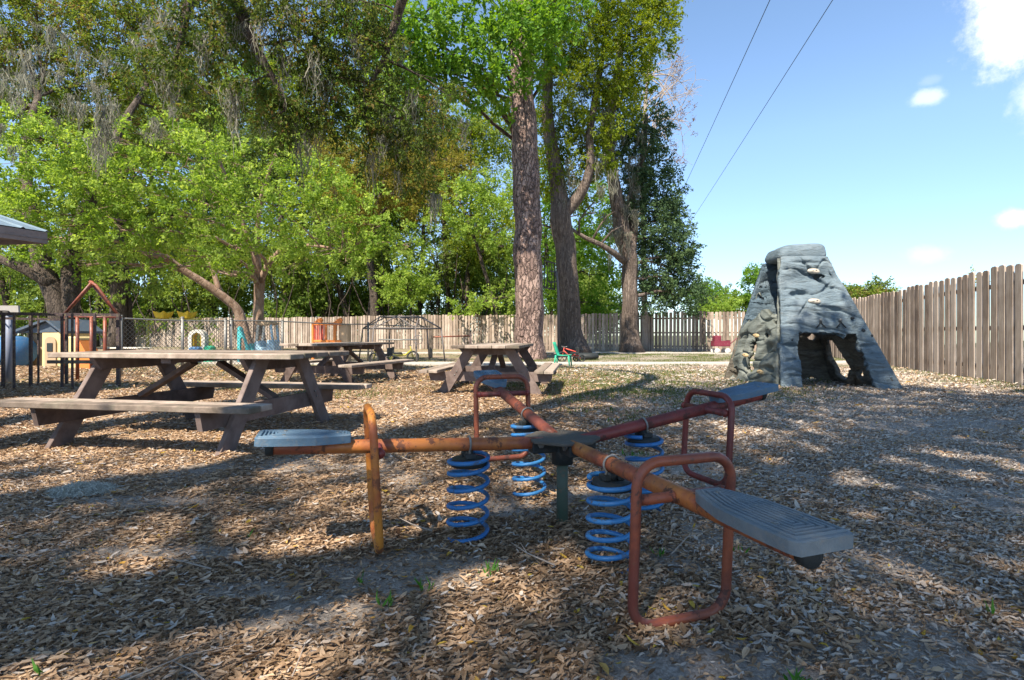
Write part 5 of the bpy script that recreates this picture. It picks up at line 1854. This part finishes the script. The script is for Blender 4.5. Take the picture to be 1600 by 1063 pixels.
# ---------------------------------------------------------------- chain-link fence
def chainlink():
    a = Vector((X(189, 11.6), 11.6, 0)); b = Vector((X(673, 20.7), 20.7, 0))
    root = empty('chain_link_fence', a, 'grey chain-link fence slanting across the play area behind the tables', 'fence')
    d = (b - a); L = d.length; d.normalize()
    h = 1.26
    stops = [0.0, X_at(a, b, 285), X_at(a, b, 352), X_at(a, b, 361), X_at(a, b, 441), (L + X_at(a, b, 441)) * .5, L]
    for i, s in enumerate(stops):
        if i in (5,): 
            pass
        mb = MB(); p = a + d * s
        if i == len(stops) - 1:
            mb.box(p + Vector((0, 0, .7)), (.13, .13, 1.42), .3, ch=.006)
            mb.build('end_post', 'grey_plank', root, a)
            continue
        mb.tube([p, p + Vector((0, 0, h + .04))], .034, 12); mb.ball(p + Vector((0, 0, h + .05)), .042, 12, 6, (1, 1, .6))
        mb.build('post', 'galv', root, a)
    mb = MB(); pts = []
    for k in range(61):
        s = L * k / 60
        sag = -.02 * math.sin(s * 1.3) - (.05 * math.sin((s - 7) * .9) if s > 7 else 0)
        pts.append(a + d * s + Vector((0, 0, h + sag)))
    mb.tube(pts, .018, 8)
    mb.build('top_rail', 'galv', root, a)
    # woven mesh, up to the fifth post
    Lm = stops[4]
    mb = MB(); st = .095; k = -h
    while k < Lm:
        for sg in (1, -1):
            s0, s1 = (k, k + h) if sg > 0 else (k + h, k)
            z0, z1 = 0.0, h
            # clip
            def cl(s0, z0, s1, z1):
                t0, t1 = 0, 1
                ds = s1 - s0
                for lo, hi in ((0, Lm),):
                    ta, tb = (lo - s0) / ds, (hi - s0) / ds
                    if ta > tb: ta, tb = tb, ta
                    t0, t1 = max(t0, ta), min(t1, tb)
                return t0, t1
            t0, t1 = cl(s0, z0, s1, z1)
            if t1 - t0 < .03: continue
            off = Vector((-d.y, d.x, 0)) * .004 * sg
            n = 4; pts = []
            for q in range(n + 1):
                t_ = t0 + (t1 - t0) * q / n
                s = s0 + (s1 - s0) * t_
                bul = .05 * noise.noise(Vector((s * .8, t_ * 2, 3)))
                pts.append(a + d * s + Vector((-d.y, d.x, 0)) * bul + off + Vector((0, 0, z0 + (z1 - z0) * t_)))
            mb.tube(pts, .0055, 3, caps=False)
        k += st
    mb.build('wire_mesh', 'galv', root, a)


def X_at(a, b, px):
    """distance along a-b at which the fence crosses the sight line of px (plan view)"""
    m = (px - 800) / FP
    d = (b - a).normalized()
    return (m * a.y - a.x) / (d.x - m * d.y)
chainlink()


# ---------------------------------------------------------------- toys further back
def flower_seesaw():
    d = 18.5
    root = empty('yellow_play_frame', (X(272, d), d, 0), 'yellow play frame with two yellow star-shaped tops above the chain-link fence', 'play frame')
    LOC = (X(272, d), d, 0)
    for px in (231, 312):
        mb = MB(); x = X(px, d); mb.tube([(x, d, 0), (x, d, Z(495, d))], .045, 12); mb.build('post', 'olive_yellow', root, LOC)
    mb = MB(); mb.beam((X(228, d), d, Z(499, d)), (X(314, d), d, Z(499, d)), .07, .06); mb.build('beam', 'olive_yellow', root, LOC)
    for px in (255, 292):
        x = X(px, d); z = Z(493, d)
        mb = MB()
        vs = []
        n = 10
        for i in range(n):
            r = (.24, .18)[i % 2]; a = 2 * math.pi * i / n + .3
            vs.append((x + r * math.cos(a), d + r * math.sin(a), z - .09)); 
        for i in range(n):
            r = (.33, .20)[i % 2]; a = 2 * math.pi * i / n + .3
            vs.append((x + r * math.cos(a), d + r * math.sin(a), z + (.15, .07)[i % 2]))
        vs.append((x, d, z - .12)); vs.append((x, d, z + .03))
        fs = []
        for i in range(n):
            j = (i + 1) % n
            fs += [(i, j, n + j, n + i), (j, i, 2 * n), (n + i, n + j, 2 * n + 1)]
        mb.add(vs, fs); mb.build('star_top', 'toy_yellow', root, LOC)
        mb = MB(); mb.tube([(x, d, Z(499, d)), (x, d, z - .1)], .04, 10); mb.build('stem', 'olive_yellow', root, LOC)
flower_seesaw()


def arch(x, d, z0, wd, ht, th, dep, name, mat, root, LOC, rot=0.0, pointed=False):
    """upright arch (ring cut-out) as one extruded strip"""
    mb = MB()
    n = 18
    def prof(r_, t_):
        pts = [(-r_, 0)]
        for k in range(n + 1):
            a = math.pi - math.pi * k / n
            if pointed:
                u = k / n
                xx_ = -r_ + 2 * r_ * u
                zz = (1 - abs(2 * u - 1)) * r_ * 1.4
                pts.append((xx_, t_ + zz))
            else:
                pts.append((r_ * math.cos(a), t_ + r_ * math.sin(a)))
        pts.append((r_, 0))
        return pts
    R0 = wd / 2; top = ht - R0 * (1.4 if pointed else 1)
    o_ = prof(R0, top); i_ = prof(R0 - th, top)
    m = len(o_)
    vs = []
    c, s = math.cos(rot), math.sin(rot)
    for dd in (-dep / 2, dep / 2):
        for pl in (o_, i_):
            for (px_, pz) in pl:
                vs.append((x + px_ * c - dd * s, d + px_ * s + dd * c, z0 + pz))
    fs = []
    for k in range(m - 1):
        fs += [(k, k + 1, m + k + 1, m + k), (2 * m + k, 3 * m + k, 3 * m + k + 1, 2 * m + k + 1), (k, 2 * m + k, 2 * m + k + 1, k + 1), (m + k, m + k + 1, 3 * m + k + 1, 3 * m + k)]
    fs += [(0, m, 3 * m, 2 * m), (m - 1, 3 * m - 1, 4 * m - 1, 2 * m - 1)]
    mb.add(vs, fs)
    return mb.build(name, mat, root, LOC)


def toys_mid():
    d = 17.0
    # white arch toy
    x = X(310, d)
    root = empty('toy_arch', (x, d, 0), 'white plastic toy arch with yellow inside and a blue and green base', 'toy arch'); LOC = (x, d, 0)
    ht = Z(515, d)
    arch(x, d, 0, .48, ht, .10, .35, 'arch', 'toy_white', root, LOC, .2)
    arch(x, d + .02, 0, .275, ht - .105, .035, .30, 'lining', 'toy_yellow', root, LOC, .2)
    mb = MB(); mb.box((x + .02, d - .1, .28), (.34, .5, .5), .2, ch=.05); mb.build('base', 'toy_blue', root, LOC)
    mb = MB(); mb.box((x + .36, d, .28), (.26, .4, .55), .2, ch=.05); mb.build('box', 'toy_green', root, LOC)
    # teal frame
    x = X(380, d)
    root = empty('teal_climber', (x, d, 0), 'teal plastic toy panel with a pointed top behind the chain-link fence', 'toy climber'); LOC = (x, d, 0)
    T = Matrix(((1, 0, 0, x), (0, 0, 1, d), (0, 1, 0, 0), (0, 0, 0, 1)))
    hz = Z(510, d)
    out = [(-.16, 0), (.2, 0), (.19, .45), (.06, .8), (-.04, hz - .05), (-.13, hz), (-.17, hz - .06)]
    inn = [(-.07, .15), (.08, .15), (.09, .5), (.04, .72), (-.03, .84), (-.07, .8), (-.08, .5)]
    mb = MB(); m = 7; vs = []
    for dd in (-.05, .05):
        for pl in (out, inn):
            vs += [T @ Vector((a, b, dd)) for a, b in pl]
    fs = []
    for k in range(m):
        j = (k + 1) % m
        fs += [(k, j, m + j, m + k), (2 * m + k, 3 * m + k, 3 * m + j, 2 * m + j), (k, 2 * m + k, 2 * m + j, j), (m + k, m + j, 3 * m + j, 3 * m + k)]
    mb.add(vs, fs); mb.build('panel', 'toy_teal', root, LOC)
    mb = MB(); mb.prism([(.06, .55), (.38, .0), (.46, .0), (.14, .62)], .1, .5, T); mb.build('slide', 'toy_teal', root, LOC)
    # toy car
    d = 17.5; x = X(418, d)
    root = empty('toy_car', (x, d, 0), 'pale blue and white ride-on toy car with a tan roof behind the farther table', 'toy car'); LOC = (x, d, 0)
    zt = Z(503, d)
    mb = MB(); T = Matrix(((1, 0, 0, x), (0, 0, 1, d), (0, 1, 0, 0), (0, 0, 0, 1)))
    mb.prism([(-.32, .12), (.32, .12), (.34, .5), (.30, .72), (.1, .74), (.05, .5), (-.12, .5), (-.16, .72), (-.32, .66)], -.26, .26, T)
    b_ = mb.build('body', 'toy_pale_blue', root, LOC); bv = b_.modifiers.new('bevel', 'BEVEL'); bv.width = .03; bv.segments = 2
    mb = MB(); mb.prism([(-.2, zt - .12), (.2, zt - .12), (.26, zt - .05), (.18, zt), (-.16, zt), (-.24, zt - .05)], -.26, .26, T)
    b_ = mb.build('roof', 'toy_tan', root, LOC); bv = b_.modifiers.new('bevel', 'BEVEL'); bv.width = .025; bv.segments = 2
    for sx_ in (-1, 1):
        for sy_ in (-1, 1):
            mb = MB(); mb.beam((x + sx_ * .27, d + sy_ * .21, .68), (x + sx_ * .2, d + sy_ * .21, zt - .1), .06, .06, up=(0, 1, 0)); mb.build('roof_post', 'toy_white' if sx_ < 0 else 'toy_pale_blue', root, LOC)
            mb = MB(); mb.tube([(x + sx_ * .22, d + sy_ * .24, .13), (x + sx_ * .22, d + sy_ * .31, .13)], .13, 16); mb.build('wheel', 'rubber', root, LOC)
    # orange play panel
    d = 17.0; x0, x1 = X(490, d), X(533, d)
    root = empty('orange_play_gym', ((x0 + x1) / 2, d, 0), 'orange and red plastic toddler gym with slatted panel behind the farther table', 'play gym'); LOC = ((x0 + x1) / 2, d, 0)
    zt = Z(505, d); zb = Z(530, d) - .1
    mb = MB(); xs = x0 + .02
    for k in range(6):
        mb.box((xs + .03 + k * .062, d, (zt + zb) / 2), (.034, .05, zt - zb - .06), ch=.006)
    mb.build('slats', 'toy_red', root, LOC)
    mb = MB(); xm = x0 + .40
    mb.box(((x0 + x1) / 2, d, zt - .03), (x1 - x0, .08, .08), ch=.015); mb.box(((x0 + x1) / 2, d, zb + .03), (x1 - x0, .08, .08), ch=.015)
    mb.box((x0 - .02, d, zt / 2), (.07, .10, zt), ch=.015); mb.box((xm, d, (zt + zb) / 2), (.05, .06, zt - zb - .1)); mb.box((x1 - .2, d, zt / 2), (.09, .10, zt), ch=.015)
    mb.build('frame', 'toy_orange', root, LOC)
    for (xa, s) in ((x0, 1), (x1 - .25, 1)):
        mb = MB(); T = Matrix(((1, 0, 0, xa), (0, 0, 1, d), (0, 1, 0, 0), (0, 0, 0, 1)))
        mb.prism([(-.04, zt - .02), (.24, zt - .02), (.3, zt + .1), (.24, zt + .17), (.14, zt + .12), (.05, zt + .04)], -.05, .05, T)
        b_ = mb.build('side_wing', 'toy_orange', root, LOC)
    mb = MB(); mb.box((x1 + .02, d + .35, zt / 2 - .02), (.28, .6, zt - .02), .1, ch=.03); mb.build('box_panel', 'toy_tan', root, LOC)
toys_mid()


def pipe_climber():
    c = Vector((X(628, 18.0), 18.0, 0))
    root = empty('pipe_climber', c, 'low dark pipe climbing dome with a steering wheel on a bar', 'climbing dome')
    z2 = Z(494, 17.0); z1 = Z(513, 17)
    r2, r1, r0 = .75, 1.32, 1.45
    ring = lambda r_, z_, off, n=8: [c + Vector((r_ * math.cos(2 * math.pi * (k + off) / n), r_ * math.sin(2 * math.pi * (k + off) / n), z_)) for k in range(n)]
    A = ring(r2, z2, .5, 6); B_ = ring(r1, z1, 0, 6); C_ = ring(r0, 0, 0, 6)
    mb = MB()
    for q in (A, B_):
        for k in range(6): mb.tube([q[k], q[(k + 1) % 6]], .022, 8)
    mb.build('rings', 'frame_metal', root, c)
    mb = MB()
    for k in range(6):
        mb.tube([A[k], B_[k]], .02, 8); mb.tube([A[k], B_[(k + 1) % 6]], .02, 8)
    mb.build('struts', 'frame_metal', root, c)
    for k in range(6):
        mb = MB(); mb.tube([B_[k], C_[k]], .024, 8); mb.build('leg', 'frame_metal', root, c)
    d = 16.6
    mb = MB(); mb.tube([W(592, 531, d), W(652, 531, d)], .022, 8); mb.build('bar', 'galv', root, c)
    w_ = W(653, 531, d)
    mb = MB(); mb.tube([w_ + Vector((math.cos(t) * .14, 0, math.sin(t) * .14)) for t in [2 * math.pi * k / 20 for k in range(20)]], .012, 8, closed=True)
    for t in (0, math.pi / 2): mb.tube([w_ - Vector((math.cos(t) * .14, 0, math.sin(t) * .14)), w_ + Vector((math.cos(t) * .14, 0, math.sin(t) * .14))], .01, 6)
    mb.build('steering_wheel', 'frame_metal', root, c)
pipe_climber()


def wheel(mb, c, r, ax, th=.025, n=20):
    ax = Vector(ax).normalized(); a = Vector((0, 0, 1)); s = ax.cross(a).normalized(); u = s.cross(ax)
    mb.tube([Vector(c) + s * math.cos(t) * r + u * math.sin(t) * r for t in [2 * math.pi * k / n for k in range(n)]], th, 8, closed=True)
    for k in range(3):
        t = math.pi * k / 3
        mb.tube([Vector(c) - s * math.cos(t) * r - u * math.sin(t) * r, Vector(c) + s * math.cos(t) * r + u * math.sin(t) * r], th * .4, 5)


def tricycle(px, d, col, lab, rot, sc=1.0, lying=False):
    x = X(px, d)
    root = empty('tricycle', (x, d, 0), lab, 'tricycle', 'children\'s tricycles by the path')
    LOC = (0, 0, 0)
    mb = MB(); mb.tube([(.32, 0, .17), (.26, 0, .42), (.24, 0, .5)], .018, 8); mb.tube([(.27, 0, .38), (.1, 0, .24), (-.3, 0, .2)], .024, 8); mb.tube([(-.3, -.2, .12), (-.3, .2, .12)], .014, 8)
    mb.tube([(-.3, 0, .2), (-.3, 0, .12)], .018, 8)
    mb.build('frame', col, root)
    mb = MB(); mb.tube([(.24, -.2, .52), (.25, -.1, .5), (.25, .1, .5), (.24, .2, .52)], .013, 8); mb.build('handlebar', 'galv', root)
    mb = MB(); mb.box((-.12, 0, .29), (.24, .2, .05), ch=.015); mb.box((-.25, 0, .38), (.04, .2, .2), ch=.01); mb.build('seat', 'rubber', root)
    for c, r in (((.32, 0, .17), .16), ((-.3, -.2, .12), .11), ((-.3, .2, .12), .11)):
        mb = MB(); wheel(mb, c, r, (0, 1, 0)); mb.build('wheel', 'rubber', root)
    root.rotation_euler = (R(78) if lying else 0, 0, R(rot)); root.scale = (sc,) * 3
    if lying: root.location.z = .12
    return root
tricycle(598, 15.6, 'olive_yellow', 'yellow-green tricycle parked under the left side of the pipe climber', 150, 1.1)
tricycle(628, 17.0, 'olive_yellow', 'yellow-green tricycle parked on the path right of the pipe climber', 20, 1.1)
tricycle(892, 17.8, 'toy_red', 'small red tricycle tipped beside the green chair', 200, 1.0)


def pushcart():
    # small grey trailer/stroller frame lying in front of the tree
    d = 19.3; x = X(916, d)
    root = empty('ride_on_tyre', (x, d, 0), 'dark rubber tyre lying flat on the grass in front of the forked oak', 'tyre'); LOC = (x, d, 0)
    mb = MB(); mb.tube([(x + .34 * math.cos(t), d + .34 * math.sin(t), .13) for t in [2 * math.pi * k / 28 for k in range(28)]], [.115] * 28, 12, closed=True)
    mb.build('tread', 'rubber', root, LOC)
    mb = MB(); mb.tube([(x, d, .07), (x, d, .15)], .22, 20); mb.build('hub', 'frame_metal', root, LOC)
    mb = MB(); mb.tube([W(893, 556, d - .3), W(905, 551, d - .2), W(884, 545, d - .4)], .02, 8); mb.build('handle', 'toy_red', root, LOC)
pushcart()


def wagon():
    d = 25.4; x = X(1126, d)
    root = empty('toy_wagon', (x, d, 0), 'small dark red toy wagon with white wheels by the back fence', 'toy wagon'); LOC = (x, d, 0)
    mb = MB(); w_ = .75
    mb.box((x, d, .38), (w_, .45, .05)); mb.box((x, d - .22, .5), (w_, .035, .24)); mb.box((x, d + .22, .5), (w_, .035, .24)); mb.box((x - w_ / 2, d, .5), (.035, .4, .24)); mb.box((x + w_ / 2, d, .52), (.035, .4, .26))
    mb.build('tray', 'wagon_red', root, LOC)
    mb = MB(); mb.box((x - .18, d, .72), (.3, .4, .3), ch=.04); mb.build('seat_back', 'wagon_red', root, LOC)
    for sx_ in (-1, 1):
        for sy_ in (-1, 1):
            mb = MB(); mb.tube([(x + sx_ * .25, d + sy_ * .24 - .03, .13), (x + sx_ * .25, d + sy_ * .24 + .03, .13)], .13, 16); mb.build('wheel', 'toy_white', root, LOC)
    mb = MB(); mb.tube([(x + .38, d, .4), (x + .7, d - .1, .72), (x + .82, d - .1, .72)], .02, 8); mb.build('handle', 'wagon_red', root, LOC)
wagon()


def green_chair():
    d = 15.2; x = X(880, d)
    root = empty('childs_chair', (x, d, 0), 'green plastic child chair beside the right-hand bench of the middle table', 'chair')
    k = 1.0
    mb = MB()
    # moulded seat and curved back, facing right
    vs, fs = [], []
    n, m = 10, 10
    for j in range(m + 1):
        for i in range(n + 1):
            u = -1 + 2 * i / n; v = j / m
            if v < .5:
                s = v / .5
                p = (.22 - .40 * s, u * (.20 - .02 * s), .335 - .02 * math.sin(s * math.pi) + .012 * u * u)
            else:
                s = (v - .5) / .5
                p = (-.18 - .11 * s + .05 * u * u, u * (.18 - .03 * s * s), .335 + .36 * s)
            vs.append(p)
    for j in range(m):
        for i in range(n):
            q = j * (n + 1) + i
            if j > m * .62 and j < m * .9 and i in (2, 4, 6): continue
            fs.append((q, q + 1, q + n + 2, q + n + 1))
    mb.add(vs, fs, True)
    o = mb.build('shell', 'toy_green', root); so = o.modifiers.new('solid', 'SOLIDIFY'); so.thickness = .018
    for sx_, sy_ in ((-1, -1), (-1, 1), (1, -1), (1, 1)):
        mb = MB(); mb.tube([(sx_ * .18 - .0, sy_ * .17, .33), (sx_ * .22 - .01, sy_ * .20, 0)], [.028, .018], 8); mb.build('leg', 'toy_green', root)
    root.rotation_euler = (0, 0, R(-15))
green_chair()


def hoop_big():
    d = 23.0; x = X(873, d)
    root = empty('basketball_hoop', (x, d, 0), 'dark basketball backboard on a tall grey pole between pine and forked oak', 'basketball hoop'); LOC = (x, d, 0)
    mb = MB(); mb.tube([(x, d, 0), (x - .02, d, 2.6), (x - .05, d, Z(440, d)), (x - .12, d, Z(424, d))], .055, 12); mb.build('pole', 'frame_metal', root, LOC)
    mb = MB(); top = Z(411, d); c = Vector((X(858, d), d - .3, 0)); dirn = Vector((.5, .86, 0)).normalized()
    z0 = Z(452, d)
    for t_ in (-.5, .5): mb.beam(c + dirn * t_ + Vector((0, 0, z0)), c + dirn * t_ + Vector((0, 0, top)), .05, .05, up=(0, 1, 0))
    for z_ in (z0, top): mb.beam(c - dirn * .52 + Vector((0, 0, z_)), c + dirn * .52 + Vector((0, 0, z_)), .05, .05)
    mb.beam(c - dirn * .2 + Vector((0, 0, z0 + .3)), c + dirn * .2 + Vector((0, 0, z0 + .3)), .03, .03)
    mb.beam(c - dirn * .2 + Vector((0, 0, z0)), c - dirn * .2 + Vector((0, 0, top)), .03, .03, up=(0, 1, 0)); mb.beam(c + dirn * .2 + Vector((0, 0, z0)), c + dirn * .2 + Vector((0, 0, top)), .03, .03, up=(0, 1, 0))
    mb.build('backboard', 'dark_metal', root, LOC)
    mb = MB(); mb.beam((x - .04, d, Z(440, d)), c + Vector((0, 0, z0 + .25)), .04, .05); mb.beam((x - .1, d, Z(426, d)), c + Vector((0, 0, z0 + .75)), .04, .05); mb.build('arm', 'dark_metal', root, LOC)
    rc = c + Vector((-.30, .05, z0 + .08))
    mb = MB(); mb.tube([rc + Vector((math.cos(t) * .22, math.sin(t) * .22, 0)) for t in [2 * math.pi * k / 18 for k in range(18)]], .012, 6, closed=True); mb.build('rim', 'dark_metal', root, LOC)
hoop_big()


def low_bar():
    a = W(677, 527, 20.6); b = W(735, 524, 21.5)
    root = empty('balance_rail', (b.x, b.y, 0), 'low rusty rail running right from the wooden post to a short post', 'rail'); LOC = (b.x, b.y, 0)
    mb = MB(); mb.tube([Vector((a.x, a.y, .82)), Vector((b.x, b.y, .86))], .028, 10); mb.build('bar', 'copper_paint', root, LOC)
    mb = MB(); mb.tube([Vector((b.x, b.y, 0)), Vector((b.x, b.y, .98))], .04, 10); mb.build('post', 'rail_wood', root, LOC)
    d = 14.0
    p = W(700, 536, d)
low_bar()


def ground_moss():
    x, y = X(128, 3.05), 3.05
    P = []; 
    n = 6500
    a = rng.uniform(0, 2 * np.pi, n); q = rng.random(n) ** .6
    px_ = x + np.cos(a) * q * .17; py_ = y + np.sin(a) * q * .10
    z = ground_h(px_, py_) + .01 + rng.random(n) * .05 * (1 - q)
    D = rng.normal(size=(n, 3)) * np.array([1, 1, .5])
    o = leaf_mesh('moss_clump', np.stack([px_, py_, z], 1), D, rng.uniform(.02, .05, n), .07, rng.random(n), 'fallen_moss', None, (0, 0, 0), fold=.8)
    tag(o, 'grey tuft of fallen spanish moss lying on the leaves at left', 'moss clump')
ground_moss()


def twigs():
    mb = MB(); r = random.Random(3)
    for k in range(46):
        y = r.uniform(1.2, 4.5) ; x = r.uniform(-.9, .9) * y
        a = r.uniform(0, math.pi * 2); L = r.uniform(.08, .34)
        h = float(ground_h(np.array([x]), np.array([y]))[0]) + .03
        p = Vector((x, y, h)); e = p + Vector((math.cos(a) * L, math.sin(a) * L, r.uniform(-.005, .03)))
        m = p.lerp(e, .5) + Vector((r.uniform(-.02, .02), r.uniform(-.02, .02), .008))
        rr = r.uniform(.0018, .0042)
        mb.tube([p, m, e], [rr, rr * .8, rr * .4], 5)
        if r.random() < .5:
            mb.tube([m, m + Vector((r.uniform(-.05, .05), r.uniform(-.05, .05), .02))], [rr * .7, rr * .3], 4)
    o = mb.build('fallen_twigs', 'dead_wood')
    tag(o, 'thin dry twigs scattered among the fallen leaves', 'twigs', None, 'stuff')
twigs()
